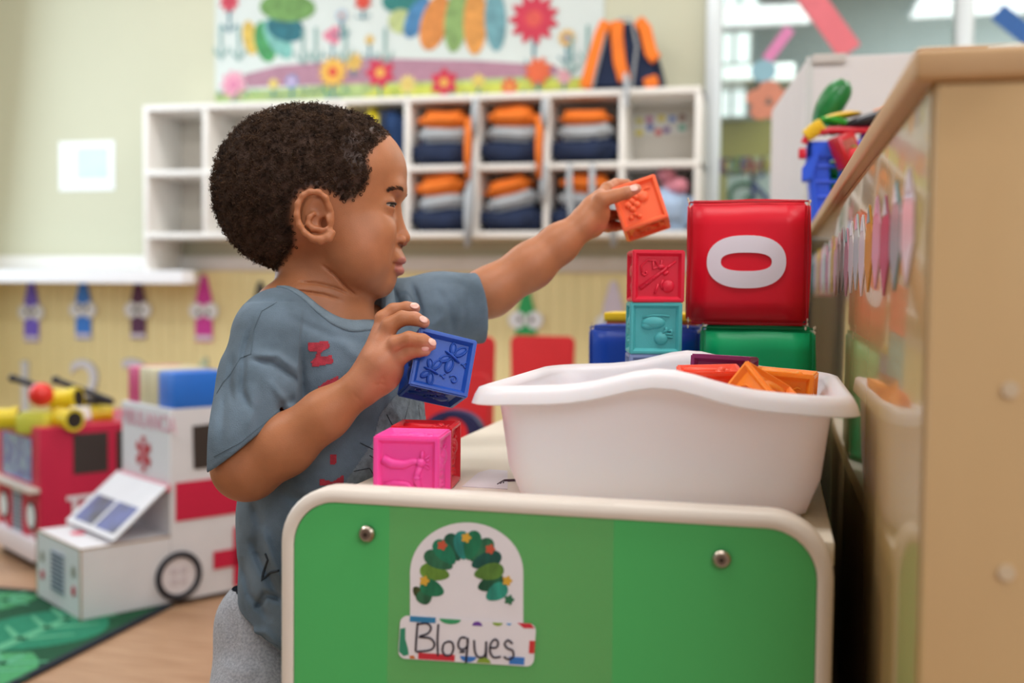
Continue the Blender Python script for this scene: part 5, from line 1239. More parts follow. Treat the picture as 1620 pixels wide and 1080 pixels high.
for c in sym((625, 330), .026): Hf.ell(c, (.009, .0125, .0085), .010, 's')  # eye sockets
EYE = sym((611.5, 329.5), .0245)
for c in EYE:
    Hf.ell(c, (.0120, .0125, .0117), .006)
    Hf.ell(c + np.array([.0095, (-1 if c[1] < HD else 1) * .003, -.0003]), (.0085, .0105, .0017), .0015, 's')
# neck and upper chest
Hf.chain([P(498, 395, HD + .004), P(505, 440, HD + .006), P(514, 490, HD + .006), P(525, 560, HD + .006)], [.036, .0375, .043, .055], .015)
Hf.cone(P(440, 490, 1.045), P(470, 520, HD), .024, .04, .03)
# ear on the near side, and a mirrored one
for sg_ in (-1, 1):
    ed = .0685
    E_ = lambda x, y, o=0.: P(x, y, 1.010) * 1 + np.array([0, 0, 0]) if sg_ < 0 and False else None
    def EP(x, y, o=0.):
        q_ = P(x, y, HD - ed); q_ = np.array([q_[0], HD + sg_ * (ed + o), q_[2]]); return q_
    Hf.ell(EP(503, 344, .000), (.0155, .0050, .0225), .004)
    Hf.ell(EP(505, 345, .0065), (.0125, .0040, .0190), .003, 's')
    rim = [(521, 330), (517, 314), (506, 305.5), (493, 305), (482, 311), (474.5, 325), (473, 342), (477, 358), (485, 370), (496, 378), (508, 380.5), (520, 377), (526, 369)]
    out_ = [.003, .005, .0065, .008, .0092, .0100, .0100, .0092, .0080, .0062, .0050, .0035, .0025]
    rr = [.0024, .0026, .0028, .0028, .0028, .0028, .0028, .0027, .0027, .0030, .0040, .0044, .0036]
    Hf.chain([EP(x, y, o) for (x, y), o in zip(rim, out_)], rr, .0025)
    Hf.chain([EP(x, y, o) for (x, y), o in zip([(509, 329), (500, 336), (491, 345), (489, 355), (496, 362), (508, 364), (517, 362)], [.002, .0045, .006, .006, .0055, .0045, .004])], [.0016, .0019, .0021, .002, .0021, .0022, .002], .003)
    Hf.ell(EP(519, 349, .0035), (.0032, .0028, .0052), .003)
    Hf.ell(EP(512, 353, .0010), (.0042, .0058, .0050), .003, 's')
    Hf.ell(EP(504, 330, .0050), (.0045, .0032, .0050), .003, 's')
for poly, wd, amp in (([(505, 416), (530, 434), (549, 456), (566, 470)], 1.9, .0024), ([(470, 446), (500, 448), (530, 455), (556, 466)], 1.7, .0020), ([(440, 458), (480, 461), (513, 466), (545, 477)], 1.7, .0022)): Hf.fold(poly, .98, HD, wd, amp)
V, Fq = Hf.mesh(2)

# colours of the skin
SKIN = np.array(lin('b47550')); 
HAIRLINE = [(617, 214), (604, 225), (590, 238), (583, 252), (588, 268), (586, 288), (574, 306), (560, 318), (546, 322), (533, 314), (524, 306), (512, 300), (492, 298), (476, 304), (466, 322), (464, 350), (470, 380), (463, 402), (440, 430), (415, 425), (320, 420), (320, 140), (620, 140)]
def headpix(V):
    M_ = V.copy(); M_[:, 1] = HD - np.abs(V[:, 1] - HD); return pix(M_)
px, py = headpix(V)
dh = pdist(px, py, HAIRLINE)
tone = np.tile(SKIN, (len(V), 1))
def mixin(mask, col): 
    global tone
    mask = np.clip(mask, 0, 1)[:, None]; tone = tone * (1 - mask) + np.array(lin(col)) * mask
inner_ear = np.exp(-(((px - 508) / 13) ** 2 + ((py - 345) / 20) ** 2)) * (np.abs(V[:, 1] - HD) > .05)
mixin(.25 * np.exp(-(((px - 590) / 30) ** 2 + ((py - 385) / 28) ** 2)), 'c47a58')
mixin(.35 * inner_ear, '9c5a40')
lipm = np.maximum(np.clip(1.3 - pdist(px, py, [(625, 417), (633, 407), (640, 405.5), (650, 410), (650, 434), (640, 438), (630, 437), (624, 427)]) / 2.0 - 1, 0, 1), 0) * (np.abs(V[:, 1] - HD) < .019)
mixin(.75 * np.clip(lipm * 1.6, 0, 1), 'b8706a')
mixin(.55 * np.exp(-(((px - 640) / 7) ** 2 + ((py - 389) / 4) ** 2)), '8a4f38')
mixin(.8 * np.exp(-(((px - 634) / 4) ** 2 + ((py - 388) / 2.4) ** 2)), '3a1d14')  # nostril shade painted into the tone, here and one line up
mixin(.5 * np.exp(-(((px - 622) / 8) ** 2 + ((py - 322) / 5) ** 2)) , '8a5540')
mixin(.92 * np.clip(-dh / 9 + .15, 0, 1) * (py < 440), '2c1d18')
m_skin = mat('skin', 'bb7f5c', .46, var=.10, vscale=60, bump=.12, bscale=900, sss=.22, sssr=(.006, .0025, .0014), attr=True, spec=.42)
parts_V, parts_F, parts_T = [V], [Fq], [tone]
headV, headF, headD = V, Fq, dh

# ---- hands and arms
FIN = []
def arm(lo, hi, h, build):
    f = Field(lo, hi, h); build(f); V_, F_ = f.mesh(1); return V_, F_
def near(f):
    f.chain([P(425, 560, 1.01), P(405, 650, .990), P(392, 735, .972)], [.020, .0255, .0275], .01)
    f.ell(P(384, 741, .972), (.0275, .0265, .0265), .012)
    f.chain([P(396, 737, .968), P(450, 704, .960), P(515, 655, .950), P(572, 612, .946)], [.0285, .0262, .0210, .0155], .01)
    f.chain([P(575, 610, .946), P(600, 575, .944)], [.0160, .0180], .008)
    # back of the hand: four metacarpals
    kn = [P(604, 527, .956), P(607, 543, .946), P(613, 562, .941), P(620, 580, .943)]
    for i, q_ in enumerate(kn): f.cone(P(583 + i * 2, 590 + i * 4, .947), q_, .0125, [.0098, .0102, .0100, .0092][i], .006)
    f.ell(P(604, 590, .950), (.017, .010, .017), .01)
    c = [([P(604, 527, .956), P(606, 504, .958), P(622, 491, .960), P(643, 487, .960), P(656, 487.5, .960)], [.0083, .0073, .0064, .0057, .0050]),
         ([P(607, 543, .946), P(616, 515, .945), P(636, 503.5, .944), P(656, 504, .944), P(671, 510, .9440)], [.0085, .0076, .0066, .0060, .0050]),
         ([P(613, 562, .941), P(626, 543, .935), P(647, 536, .931), P(668, 539, .9315), P(683, 545, .9335)], [.0082, .0070, .0066, .0062, .0050]),
         ([P(620, 580, .943), P(634, 565, .938), P(650, 556, .935), P(663, 554.5, .934), P(673, 555, .9345)], [.0078, .0066, .0060, .0055, .0047]),
         ([P(588, 585, .965), P(602, 572, .985), P(622, 566, 1.004), P(645, 568, 1.006)], [.0105, .0088, .0075, .0062])]
    for pts, rs in c: f.chain(pts, rs, .0022)
    for poly, wd, am in (([(604, 597), (609, 604)], 2.5, .0008), ([(590, 612), (603, 606), (614, 612)], 1.5, .0007), ([(556, 620), (570, 634), (580, 645)], 2, .0006)): f.fold(poly, .9, .95, wd, am)
    FIN.append([c[i][0][-1] for i in range(4)])
def far(f):
    D = 1.2
    f.chain([P(650, 505, 1.17), P(775, 462, 1.19), P(840, 420, 1.196), P(885, 385, 1.2), P(922, 356, 1.203)], [.022, .0262, .0245, .0205, .0155], .012)
    f.chain([P(922, 356, 1.203), P(940, 334, 1.207)], [.0160, .0165], .008)
    f.ell(P(943, 343, 1.212), (.013, .011, .021), .01)
    kn = [P(949, 313, 1.215), P(950, 325, 1.228), P(950, 340, 1.236), P(947, 356, 1.234)]
    for i, q_ in enumerate(kn): f.cone(P(928, 345 + i * 4, 1.205 + i * .004), q_, .0135, .0098, .007)
    c = [([P(938, 338, 1.200), P(952, 316, 1.196), P(972, 310, 1.200), P(991, 305, 1.2035), P(1007, 298.5, 1.2065)], [.0110, .0094, .0076, .0070, .0056]),
         ([P(949, 313, 1.218), P(960, 298, 1.232), P(974, 291, 1.252), P(992, 291, 1.262)], [.0082, .0070, .0064, .0058]),
         ([P(951, 325, 1.230), P(957, 314, 1.258), P(972, 308, 1.282), P(996, 306, 1.286)], [.0084, .0070, .0064, .0058]),
         ([P(951, 340, 1.238), P(962, 340, 1.262), P(978, 340, 1.284), P(1004, 338, 1.287)], [.0082, .0068, .0062, .0056]),
         ([P(948, 356, 1.236), P(961, 359, 1.254), P(974, 358, 1.272), P(990, 357, 1.283)], [.0076, .0062, .0058, .0052])]
    for pts, rs in c: f.chain(pts, rs, .0022)
    f.fold([(986, 303), (990, 309)], 1.17, 1.22, 1.4, .0006)
Vn, Fn_ = arm(P(330, 810, .93) - [.01, .04, .01], P(700, 470, 1.03) + [0, .03, 0], .0012, near)
Vn2 = None
Vf, Ff = arm(P(640, 540, 1.13), P(1040, 270, 1.31), .0013, far)
for (VV, FF, tips, tr) in ((Vn, Fn_, [(661, 487, .96), (675, 511, .944), (687, 546, .933), (677, 555, .934)], 10), (Vf, Ff, [(1010, 298, 1.2)], 12)):
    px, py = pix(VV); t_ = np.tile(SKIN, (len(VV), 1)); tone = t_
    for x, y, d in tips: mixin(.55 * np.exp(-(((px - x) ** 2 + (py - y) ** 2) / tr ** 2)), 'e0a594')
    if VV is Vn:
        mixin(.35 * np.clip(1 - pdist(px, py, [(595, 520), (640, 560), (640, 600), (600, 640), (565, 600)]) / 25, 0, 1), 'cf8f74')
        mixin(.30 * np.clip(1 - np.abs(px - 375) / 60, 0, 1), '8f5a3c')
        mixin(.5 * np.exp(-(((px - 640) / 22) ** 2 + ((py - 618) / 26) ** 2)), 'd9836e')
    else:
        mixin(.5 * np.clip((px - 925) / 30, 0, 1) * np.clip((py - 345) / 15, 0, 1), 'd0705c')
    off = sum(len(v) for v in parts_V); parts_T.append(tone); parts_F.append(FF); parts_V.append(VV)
# torso core joining them under the shirt
C_ = Field(P(360, 1100, 1.0) - [0, .04, 0], P(700, 480, 1.2) + [0, .03, 0], .005)
C_.ell(P(525, 615, 1.085), (.068, .074, .070), .01).ell(P(530, 720, 1.08), (.070, .070, .08), .02).ell(P(500, 870, 1.08), (.052, .062, .09), .02)
C_.cone(P(430, 555, 1.01), P(500, 590, 1.06), .019, .045, .02).cone(P(640, 505, 1.165), P(560, 560, 1.12), .024, .05, .02)
C_.chain([P(505, 470, HD), P(525, 570, HD)], [.030, .045], .02)
C_.chain([P(490, 960, 1.07), P(480, 1080, 1.065)], [.034, .030], .02).chain([P(490, 960, 1.11), P(480, 1080, 1.11)], [.034, .030], .02)
Vc_, Fc_ = C_.mesh(1); parts_V.append(Vc_); parts_F.append(Fc_); parts_T.append(np.tile(SKIN, (len(Vc_), 1)))
o_ = 0; FA = []
for v, f in zip(parts_V, parts_F): FA.append(f + o_); o_ += len(v)
fast_obj('body', np.concatenate(parts_V), np.concatenate(FA), m_skin, boy, np.concatenate(parts_T))

# eyes, lashes, eyebrows, nails
m_eye = mat('eye_white', 'edf1f6', .35); m_sclera = mat('sclera', 'bfb2ac', .12, coat=.6); m_iris = mat('iris', '2a1710', .1, coat=.8)
for c in EYE:
    cw = from_cam(c); sg_ = -1 if c[1] < HD else 1
    look = rt * .90 - up * .22 - fw * .34
    look /= np.linalg.norm(look)
    eo = MB().ell(cw, (.0107, .0107, .0107), None, 24, 16).build('eyeball', m_sclera, boy, world=True, ang=180)
    q_ = look; R3 = Vector(q_).to_track_quat('Z', 'Y').to_matrix()
    MB().ell(cw + q_ * .0078, (.0058, .0058, .0034), R3, 20, 8).build('iris', m_iris, eo, world=True, ang=180)
    pts = []
    for t_ in np.linspace(-1, 1, 9):
        an = t_ * 1.05 + .25; pts.append(cw + (rt * math.cos(an) * .0120 + fw * sg_ * math.sin(an) * .0118) + up * (.0016 - .0012 * t_ * t_))
    MB().tube(pts, [.0004] + [.0008] * 7 + [.0004], 6).build('upper_lashes', mat('lash_dark', '1a110d', .6), boy, world=True)
from mathutils.bvhtree import BVHTree
Wh = from_cam(headV); bvh_h = BVHTree.FromPolygons(Wh.tolist(), headF.tolist())
def hit(bvh, px, py, side=0):
    d = fw + rt * (px - 810) / F + up * (540 - py) / F; d = Vector(d).normalized(); r = bvh.ray_cast(Vector(CAM), d, 3.0)
    return r
random.seed(11); br = MB()
for sidei in (0, 1):
    for i in range(150):
        t_ = random.random(); x = 608 + 30 * t_; y = 309.5 - 5.5 * math.sin(math.pi * min(1, t_ * 1.0) * .75) + random.uniform(-3.0, 3.0) * (1 - .5 * t_)
        d_db = .034 - .026 * t_ ** 1.6
        c = P(x, y, HD) ; tgt = np.array([P(600, y, HD)[0] - .03, HD, c[2]]); st = np.array([c[0] + .03, HD + (-1 if sidei == 0 else 1) * (d_db + .012), c[2]])
        a0 = from_cam(st); dirv = Vector(from_cam(np.array([tgt[0], HD + (-1 if sidei == 0 else 1) * .01, c[2]])) - a0).normalized()
        r = bvh_h.ray_cast(Vector(a0), dirv, .1)
        if r[0] is None: continue
        p0 = np.array(r[0]); n_v = np.array(r[1]); tv = np.array(-rt * .8 + up * .35 + fw * (-.4 if sidei == 0 else .4)); tv -= n_v * (tv @ n_v); tv /= np.linalg.norm(tv)
        br.tube([p0 + n_v * .0001, p0 + tv * .002 + n_v * .0004, p0 + tv * .0038 + n_v * .0002], [.00017, .00015, .00006], 3)
br.build('eyebrows', mat('brow_dark', '3a2418', .8), boy, world=True, kind='stuff')
def nail(bvh, px, py, ax, r=(.0042, .0032)):
    h_ = hit(bvh, px, py)
    if h_[0] is None: return
    n_v = Vector(h_[1]); a_ = (Vector(rt) * ax[0] - Vector(up) * ax[1]); a_ = (a_ - n_v * a_.dot(n_v)).normalized(); b_ = n_v.cross(a_)
    R3 = Matrix((a_, b_, n_v)).transposed()
    MB().ell(np.array(h_[0]), (r[0], r[1], .0007), R3, 16, 6).build('fingernail', mat('nail_pink', 'e8b6a8', .25, coat=.4), boy, world=True, ang=180)
bn_ = BVHTree.FromPolygons(from_cam(Vn).tolist(), Fn_.tolist()); bf_ = BVHTree.FromPolygons(from_cam(Vf).tolist(), Ff.tolist())
nail(bn_, 656, 483.5, (1, .1)); nail(bn_, 670, 505, (1, .5)); nail(bn_, 684, 541, (1, .5)); nail(bn_, 673, 551, (1, .15), (.0036, .0028)); nail(bf_, 1003, 297.5, (1, -.35), (.0052, .0040))

# ---- hair: a bumpy cap, and thousands of small coils on it
Cap = Field(P(320, 450, HD) - [0, .10, 0], P(640, 140, HD) + [0, .09, .01], .0018)
Cap.ell(P(484, 291, HD), (.0870, .0715, .0755), .01).ell(P(469, 328, HD), (.0735, .064, .063), .02)
Cap.ell(P(560, 280, HD), (.0500, .0550, .0585), .02)
Cap.rough(.0006, 900, 1)
sl, G = Cap.sub(Cap.lo, Cap.lo + Cap.h * Cap.n)
gx, gy, gz_ = np.meshgrid(Cap.ax[0], Cap.ax[1], Cap.ax[2], indexing='ij')
near_b = HD - np.abs(gy - HD); ppx = (810 + gx / near_b * F).ravel(); ppy = (540 - gz_ / near_b * F).ravel()
act_ = np.abs(Cap.v.ravel()) < .02; dd = np.full(ppx.shape, 50.); dd[act_] = pdist(ppx[act_], ppy[act_], HAIRLINE)
ddm = (dd.reshape(Cap.v.shape) * .00062)
tw_ = np.where(810 + gx / near_b * F > 520, .022, .0125); taper = np.clip((ddm + tw_) / tw_, 0, 1) * .0065      # the cap thins towards the hairline
Cap.v = np.maximum(Cap.v + taper.astype(np.float32), (ddm + .002).astype(np.float32))
Vh, Fh = Cap.mesh(0)
m_hair = mat('hair_dark', '3a271d', .9, var=.5, vscale=160, bump=1.0, bscale=700, col2='402c21')
rng = np.random.RandomState(4)
fast_obj('hair', Vh, Fh, m_hair, boy)
# coils
tri = headF; pc = headV[tri].mean(1); ar = np.linalg.norm(np.cross(headV[tri[:, 1]] - headV[tri[:, 0]], headV[tri[:, 3]] - headV[tri[:, 0]]), axis=1)
nrm_ = np.cross(headV[tri[:, 2]] - headV[tri[:, 0]], headV[tri[:, 3]] - headV[tri[:, 1]]); nrm_ /= np.linalg.norm(nrm_, axis=1)[:, None] + 1e-12
cpx, cpy = headpix(pc); dq = pdist(cpx, cpy, HAIRLINE)
outw = pc - P(483, 300, HD); flipm = (nrm_ * outw).sum(1) < 0; nrm_[flipm] *= -1
earm = (np.abs(pc[:, 1] - HD) > .064) & (np.hypot(cpx - 500, cpy - 343) < 45)
wgt = ar * np.clip((-dq + 2) / 10, 0, 1) * (~earm) * (cpy < 440) * (cpx < 640)
NC = 10500
sel = rng.choice(len(pc), NC, p=wgt / wgt.sum())
TT = 13; tau = np.linspace(0, 1, TT)
Vs = np.zeros((NC, TT, 3)); 
nn = nrm_[sel]; ref = rng.normal(size=(NC, 3)); e1_ = np.cross(nn, ref); e1_ /= np.linalg.norm(e1_, axis=1)[:, None]; e2_ = np.cross(nn, e1_)
dep = np.clip(-dq[sel] / np.where(cpx[sel] > 520, 34, 14), .08, 1); lift = rng.uniform(.0010, .0048, NC) * dep; R0 = rng.uniform(.0008, .0019, NC); turns = rng.uniform(1.3, 2.4, NC); ph = rng.uniform(0, 6.28, NC); hgt = rng.uniform(.0010, .0026, NC) * np.clip(dep, .5, 1)
til = rng.normal(size=(NC, 3)) * .5
for j, t_ in enumerate(tau):
    a = ph + t_ * turns * 6.283; rad = R0 * (1 - .3 * t_)
    Vs[:, j] = pc[sel] + nn * (lift + hgt * t_)[:, None] + e1_ * (rad * np.cos(a))[:, None] + e2_ * (rad * np.sin(a))[:, None] + til * (hgt * t_)[:, None]
rad_ = .00027
VV = np.zeros((NC, TT, 3, 3))
for k2 in range(3):
    an = 2 * math.pi * k2 / 3; VV[:, :, k2] = Vs + (nn * math.cos(an) + e1_ * math.sin(an))[:, None, :] * rad_
base_i = (np.arange(NC) * TT * 3)[:, None, None]; jj = np.arange(TT - 1)[None, :, None] * 3; kk = np.arange(3)[None, None, :]; k1 = (kk + 1) % 3
Fq_ = np.stack([base_i + jj + kk, base_i + jj + k1, base_i + jj + 3 + k1, base_i + jj + 3 + kk], -1).reshape(-1, 4)
o_ = fast_obj('hair_coils', VV.reshape(-1, 3), Fq_, mat('hair_coil', '57402f', .7, var=.5, vscale=90, col2='1e130f', spec=.25), boy); o_['kind'] = 'stuff'

# ---- T-shirt
T = Field(P(320, 1075, 1.0) - [.01, .10, 0], P(790, 420, 1.19) + [.0, .07, .01], .0016)
T.ell(P(520, 606, 1.085), (.0845, .090, .078), .01)
T.ell(P(538, 700, 1.085), (.0865, .088, .10), .03)
T.chain([P(502, 820, 1.085), P(505, 1075, 1.085)], [.0790, .0770], .03)
T.ell(P(445, 530, 1.02), (.040, .036, .034), .035)
T.ell(P(615, 520, 1.15), (.052, .045, .040), .035)
T.cone(P(440, 512, 1.035), P(490, 570, 1.06), .030, .05, .03).cone(P(456, 492, 1.085), P(490, 570, 1.085), .020, .055, .03)
T.cone(P(612, 510, 1.15), P(540, 585, 1.10), .034, .05, .03)
nk = P(535, 470, HD)
# hem
T.plane(P(440, 1032, 1.0), (-.55, 0, -1))
T.cone(P(505, 1110, HD), P(505, 1030, HD), .064, .060, .004, 's')
# sleeves
Sn = Field(P(325, 780, .94) - [0, .02, 0], P(500, 480, 1.06) + [0, .01, 0], .0016)
Sn.chain([P(428, 540, 1.010), P(412, 620, .995), P(395, 700, .982), P(385, 790, .978)], [.0345, .0400, .0430, .0470], .02)
hc = P(396, 698, .98); hn = np.array([92, -.0, -118.]); hn = np.array([92., 10., -118.])
Sn.plane(hc, hn)
Sn.chain([P(402, 670, .985), P(383, 800, .975)], [.0370, .0450], .003, 's')
Sf = Field(P(615, 560, 1.12), P(785, 420, 1.23) + [.02, .01, .01], .0016)
Sf.chain([P(630, 503, 1.160), P(690, 494, 1.172), P(800, 482, 1.18)], [.040, .0390, .0385], .02)
Sf.plane(P(757, 480, 1.18), (1., .25, .12))
Sf.chain([P(738, 488, 1.176), P(800, 482, 1.18)], [.0330, .0355], .003, 's')
def union_into(A, B, k):
    """resample field B into A by trilinear lookup"""
    lo = np.maximum(A.lo, B.lo); hi = np.minimum(A.lo + A.h * (A.n - 1), B.lo + B.h * (B.n - 1)) - A.h * 2
    sl, G = A.sub(lo + A.h, hi)
    f = [(g - B.lo[i]) / B.h for i, g in enumerate(G)]; i0 = [np.clip(np.floor(x).astype(int), 0, B.n[i] - 2) for i, x in enumerate(f)]; w_ = [np.clip(x - i_, 0, 1) for x, i_ in zip(f, i0)]
    out = 0
    for a in (0, 1):
        for b in (0, 1):
            for c in (0, 1):
                out = out + B.v[i0[0] + a, i0[1] + b, i0[2] + c] * (w_[0] if a else 1 - w_[0]) * (w_[1] if b else 1 - w_[1]) * (w_[2] if c else 1 - w_[2])
    A.comb(sl, out.astype(np.float32), k, 'u')
union_into(T, Sn, .016); union_into(T, Sf, .016)
# re-open the sleeve mouths after the smooth union
T.chain([P(404, 672, .985), P(383, 800, .975)], [.0365, .0440], .002, 's') if False else None
# neck opening
NKP = [(441, 457, 1.085), (447, 466, 1.050), (468, 475, 1.030), (497, 488, 1.022), (532, 502, 1.026), (566, 513, 1.042), (594, 515, 1.068), (607, 505, 1.095), (604, 488, 1.122), (585, 472, 1.138), (545, 458, 1.142), (490, 448, 1.132), (455, 450, 1.112)]
T.chain([P(528, 430, HD), P(524, 480, HD), P(524, 500, HD)], [.050, .0495, .040], .004, 's')
ring2 = np.array([P(*q_) for q_ in NKP]); AA = np.c_[ring2[:, :2], np.ones(len(ring2))]; cf = np.linalg.lstsq(AA, ring2[:, 2], rcond=None)[0]
sl, G = T.sub(ring2.min(0) - .02, ring2.max(0) + [.02, .02, .06])
A2, B2 = np.meshgrid(G[0][:, 0, 0], G[1][0, :, 0], indexing='ij')
pd_ = pdist(A2.ravel(), B2.ravel(), ring2[:, :2]).reshape(A2.shape)[:, :, None]
T.v[sl] = np.maximum(T.v[sl], -np.maximum(pd_, (cf[0] * G[0] + cf[1] * G[1] + cf[2] - .022) - G[2])).astype(np.float32)
folds = [([(402, 500), (385, 560), (383, 620), (400, 655)], 5, .0030), ([(392, 568), (430, 575), (468, 600), (478, 618)], 4, .0026), ([(396, 560), (440, 562), (476, 590)], 6, -.0030), ([(470, 630), (450, 640), (440, 655)], 7, .0020), ([(425, 600), (455, 640), (475, 655)], 6, -.0025),
         ([(360, 600), (352, 660), (350, 710)], 8, .0022), ([(395, 600), (400, 640), (390, 690)], 9, -.0022), ([(370, 560), (363, 600), (368, 640)], 5, .0020),
         ([(490, 520), (485, 570), (490, 620)], 8, -.0018), ([(520, 520), (560, 560), (600, 570)], 10, -.0018), ([(450, 500), (520, 530), (590, 545)], 7, .0015),
         ([(395, 850), (420, 905), (450, 960)], 7, .0045), ([(410, 830), (430, 880), (450, 930)], 8, -.0040), ([(380, 880), (395, 940), (430, 985)], 6, .0030), ([(405, 965), (420, 940), (450, 950)], 5, .0045), ([(390, 1000), (420, 1000), (450, 1030)], 6, -.0025), ([(400, 790), (410, 830), (405, 870)], 8, .0030),
         ([(440, 780), (500, 800), (560, 770)], 9, .0025), ([(640, 560), (650, 620), (655, 690)], 7, .0025), ([(620, 640), (640, 680), (640, 720)], 6, -.0020), ([(600, 600), (610, 660), (600, 700)], 7, .0015)]
for poly, wd, am in folds: T.fold(poly, .90, 1.08, wd, am * 1.35)
for poly, wd, am in (([(650, 445), (665, 490), (672, 540)], 5, .0042), ([(640, 450), (650, 490), (655, 530)], 6, -.0034), ([(690, 455), (712, 490), (716, 530)], 6, .0018), ([(733, 460), (736, 500), (726, 530)], 4, .0010), ([(622, 455), (632, 485), (636, 520)], 5, .0050), ([(700, 450), (725, 447), (740, 458)], 5, .0010), ([(680, 520), (700, 500), (705, 470)], 6, -.0020)): T.fold(poly, 1.08, 1.25, wd, am)
T.rough(.0005, 110, 7)
Vt, Ft = T.mesh(1)
m_shirt = mat('shirt_grey', '697b8b', .92, var=.30, vscale=26, bump=.5, bscale=1400, col2='51616e', sheen=.05)
shirt = fast_obj('t_shirt', Vt, Ft, m_shirt, boy)
bt_ = BVHTree.FromPolygons(from_cam(Vt).tolist(), Ft.tolist())
# collar rib
pts = [P(*q_) for q_ in NKP]; sm = []
n_ = len(pts)
for i in range(n_):
    p0, p1, p2, p3 = [pts[(i + d) % n_] for d in (-1, 0, 1, 2)]
    for t_ in np.linspace(0, 1, 6)[:-1]: sm.append(.5 * ((2 * p1) + (-p0 + p2) * t_ + (2 * p0 - 5 * p1 + 4 * p2 - p3) * t_ ** 2 + (-p0 + 3 * p1 - 3 * p2 + p3) * t_ ** 3))
cen = np.mean(sm, 0); cm = MB(); NN = len(sm)
vs = []; bcol = BVHTree.FromPolygons(from_cam(Vt).tolist(), Ft.tolist())
for q_ in sm:
    o2 = q_ - cen; o2[2] = 0; o2 /= np.linalg.norm(o2)
    pr_ = [(0, .0015), (.0012, .0022), (.007, -.0015), (.0135, -.0085), (.0135, -.0105), (.006, -.006), (-.0008, -.001)]
    for sft, lf in ((.0006, .0002), (.0016, .0016), (.0060, .0020), (.0108, .0018), (.0122, .0008), (.0122, -.0012), (.0016, -.0010)):
        r_ = bcol.ray_cast(Vector(from_cam(q_ + o2 * sft + np.array([0, 0, .03]))), Vector(-up), .08)
        pt_ = np.array(r_[0]) if r_[0] is not None else from_cam(q_ + o2 * sft)
        nv_ = np.array(r_[1]) if r_[0] is not None else up
        vs.append(pt_ + nv_ * lf)
fs = [(i * 7 + k2, ((i + 1) % NN) * 7 + k2, ((i + 1) % NN) * 7 + (k2 + 1) % 7, i * 7 + (k2 + 1) % 7) for i in range(NN) for k2 in range(7)]
cm.add(vs, fs).build('collar', mat('shirt_rib', '728390', .9, var=.15, vscale=60, bump=.5, bscale=900), shirt, world=True, ang=180)
# seams and print, laid on the cloth
def on_cloth(poly, nsub=1, lift=.0006):
    out = []
    for a, b in zip(poly[:-1], poly[1:]):
        n2 = max(1, int(np.hypot(b[0] - a[0], b[1] - a[1]) / 5))
        for i in range(n2):
            h_ = hit(bt_, a[0] + (b[0] - a[0]) * i / n2, a[1] + (b[1] - a[1]) * i / n2)
            if h_[0] is not None: out.append(np.array(h_[0]) - fw * lift)
    h_ = hit(bt_, *poly[-1])
    if h_[0] is not None: out.append(np.array(h_[0]) - fw * lift)
    return out
m_seam = mat('shirt_seam', '53626e', .95)
for poly in ([(438, 478), (414, 492), (402, 520), (397, 560)], [(338, 722), (380, 700), (420, 668), (446, 645)], [(366, 590), (352, 606), (343, 622)], [(397, 560), (380, 566), (366, 590)], [(407, 1000), (425, 1014), (440, 1021)]):
    p_ = on_cloth(poly, lift=.0002)
    if len(p_) > 2: MB().tube(p_, .00045, 5).build('seam', m_seam, shirt, world=True)
def patch(poly, col, nm):
    """a print area: grid cells inside the polygon draped on the cloth"""
    xs2 = [p_[0] for p_ in poly]; ys2 = [p_[1] for p_ in poly]; st = 2.0
    gx_ = np.arange(min(xs2), max(xs2) + st, st); gy_ = np.arange(min(ys2), max(ys2) + st, st)
    GX, GY = np.meshgrid(gx_, gy_, indexing='ij'); ins = pdist(GX.ravel() , GY.ravel(), poly).reshape(GX.shape)
    vid = {}; vs = []; fs = []
    def vert(i, j):
        if (i, j) not in vid:
            h_ = hit(bt_, GX[i, j], GY[i, j])
            if h_[0] is None: return None
            vid[(i, j)] = len(vs); vs.append(np.array(h_[0]) + np.array(h_[1]) * .0005)
        return vid[(i, j)]
    for i in range(len(gx_) - 1):
        for j in range(len(gy_) - 1):
            if (ins[i, j] + ins[i + 1, j] + ins[i, j + 1] + ins[i + 1, j + 1]) / 4 < .6:
                q_ = [vert(i, j), vert(i + 1, j), vert(i + 1, j + 1), vert(i, j + 1)]
                if None not in q_:
                    pp = [vs[k2] for k2 in q_]
                    if max(np.linalg.norm(pp[0] - pp[2]), np.linalg.norm(pp[1] - pp[3])) < .014: fs.append(q_)
    if fs: MB().add(vs, fs).build(nm, mat('print_' + col, col, .9, var=.35, vscale=160, bump=.4, bscale=900), shirt, world=True, ang=180)
U = lambda x, y: (320 + x / 2.842, 420 + y / 2.842)
patch([U(*p_) for p_ in [(475, 350), (565, 340), (570, 366), (533, 388), (530, 414), (582, 404), (586, 438), (495, 455), (490, 430), (508, 414), (520, 380), (480, 384)]], 'b03545', 'print_letter')
patch([U(*p_) for p_ in [(521, 548), (560, 520), (610, 497), (617, 535), (585, 552), (525, 588)]], 'b03545', 'print_letter')
patch([U(*p_) for p_ in [(575, 848), (600, 848), (600, 890), (575, 890)]], 'b03545', 'print_letter')
patch([U(*p_) for p_ in [(528, 985), (530, 960), (560, 965), (585, 975), (632, 942), (634, 985)]], 'b03545', 'print_letter')
patch([(640, 610), (676, 625), (678, 700), (640, 735), (560, 770), (545, 765), (590, 700), (600, 660), (605, 650)], '7d8b95', 'print_grey')
for poly in ([(612, 655), (630, 690), (628, 730)], [(650, 625), (640, 665), (652, 700)], [(600, 690), (622, 700), (650, 695)], [(585, 720), (610, 735), (620, 760)], [(560, 745), (585, 740), (600, 765)], [(662, 640), (665, 670), (660, 700)], [(570, 700), (600, 715), (640, 712)]):
    p_ = on_cloth(poly, lift=.0010)
    if len(p_) > 2: MB().tube(p_, .0004, 4).build('print_line', mat('print_ink', '2c343c', .9), shirt, world=True)
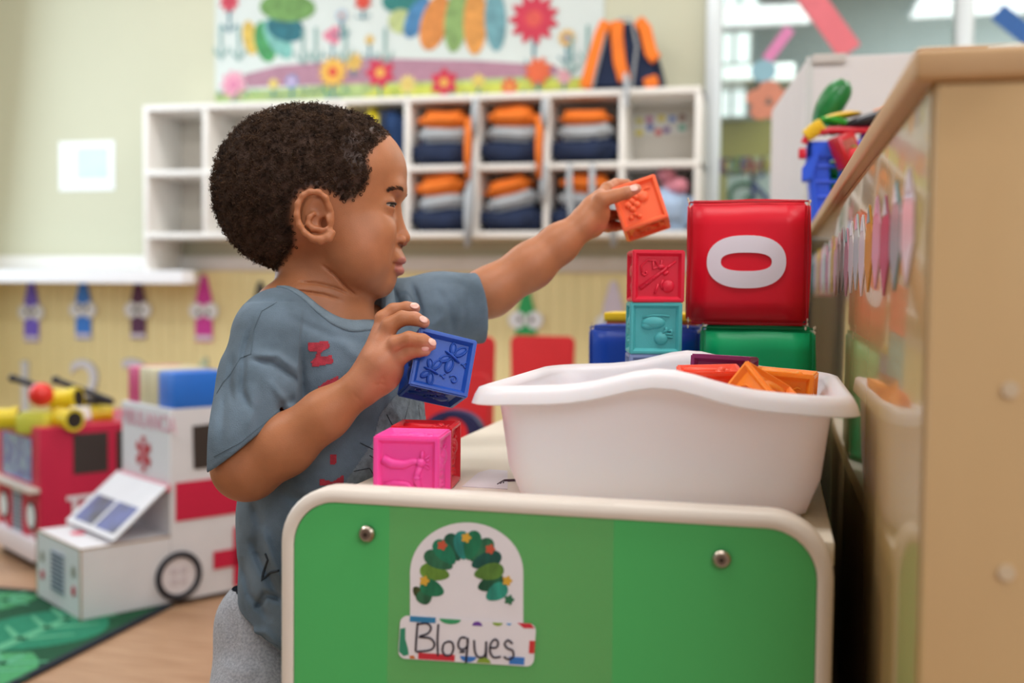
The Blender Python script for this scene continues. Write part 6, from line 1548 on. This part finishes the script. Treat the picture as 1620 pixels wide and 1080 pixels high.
for poly in ([(420, 875), (424, 885), (417, 905), (414, 918), (428, 905), (441, 902)],):
    p_ = on_cloth(poly, lift=.0006)
    if len(p_) > 2: MB().tube(p_, .0012, 6).build('print_line', mat('print_ink', '2c343c', .9), shirt, world=True)

# ---- trousers and shoes
L_ = Field(P(300, 1640, 1.0) - [.06, .12, .02], P(640, 900, 1.19) + [0, .05, 0], .003)
L_.ell(P(432, 985, 1.096), (.0580, .050, .052), .02).ell(P(430, 1055, 1.092), (.0580, .048, .060), .02)
L_.chain([P(440, 1035, 1.080), P(431, 1115, 1.064), P(440, 1250, 1.045), P(445, 1480, 1.045), P(445, 1590, 1.05)], [.046, .058, .052, .044, .042], .02)
L_.chain([P(440, 1025, 1.112), P(435, 1110, 1.12), P(450, 1250, 1.135), P(455, 1480, 1.14), P(455, 1590, 1.14)], [.050, .056, .052, .044, .042], .012)
for poly, wd, am in (([(360, 960), (372, 1010), (365, 1070)], 8, .002), ([(400, 1030), (410, 1060), (405, 1090)], 6, .002), ([(350, 1050), (380, 1065), (420, 1060)], 7, -.002), ([(380, 1300), (430, 1310), (480, 1300)], 10, .003)): L_.fold(poly, .9, 1.08, wd, am)
L_.rough(.0006, 90, 3)
Vl, Fl = L_.mesh(1)
fast_obj('sweatpants', Vl, Fl, mat('sweat_grey', 'b3b5bd', .95, var=.18, vscale=400, bump=.6, bscale=900, col2='92959e', sheen=.1), boy)
m_shoe = mat('shoe_blue', '3c4a66', .6, var=.1); m_sole = mat('sole_white', 'dcdcd8', .6)
for pt, dz in (((445, 1600, 1.05), 0), ((455, 1600, 1.14), 0)):
    c = WP(*pt); c[2] = 0
    def SP(a, b, z): return c + rt0 * a + np.cross(np.array([0, 0, 1]), rt0) * b + np.array([0, 0, z])
    mb = MB(); R3 = Matrix(((rt0[0], -rt0[1], 0), (rt0[1], rt0[0], 0), (0, 0, 1)))
    mb.ell(SP(.0, 0, .042), (.036, .030, .036), R3).ell(SP(.045, 0, .030), (.048, .031, .026), R3).build('shoe', m_shoe, boy, world=True)
    sh = MB().prism([(-.038 + .0, 0)] + [(.03 + .068 * math.cos(a), .034 * math.sin(a)) for a in np.linspace(-math.pi * .9, math.pi * .9, 24)], SP(0, 0, 0), tuple(rt0), tuple(np.cross(np.array([0, 0, 1]), rt0)), .016, .003).build('shoe_sole', m_sole, boy, world=True)
    for i in range(3): MB().tube([SP(.03 + i * .014, -.018, .054 - i * .006), SP(.034 + i * .014, .0, .060 - i * .006), SP(.03 + i * .014, .018, .054 - i * .006)], .0018, 5).build('shoe_lace', m_sole, boy, world=True)
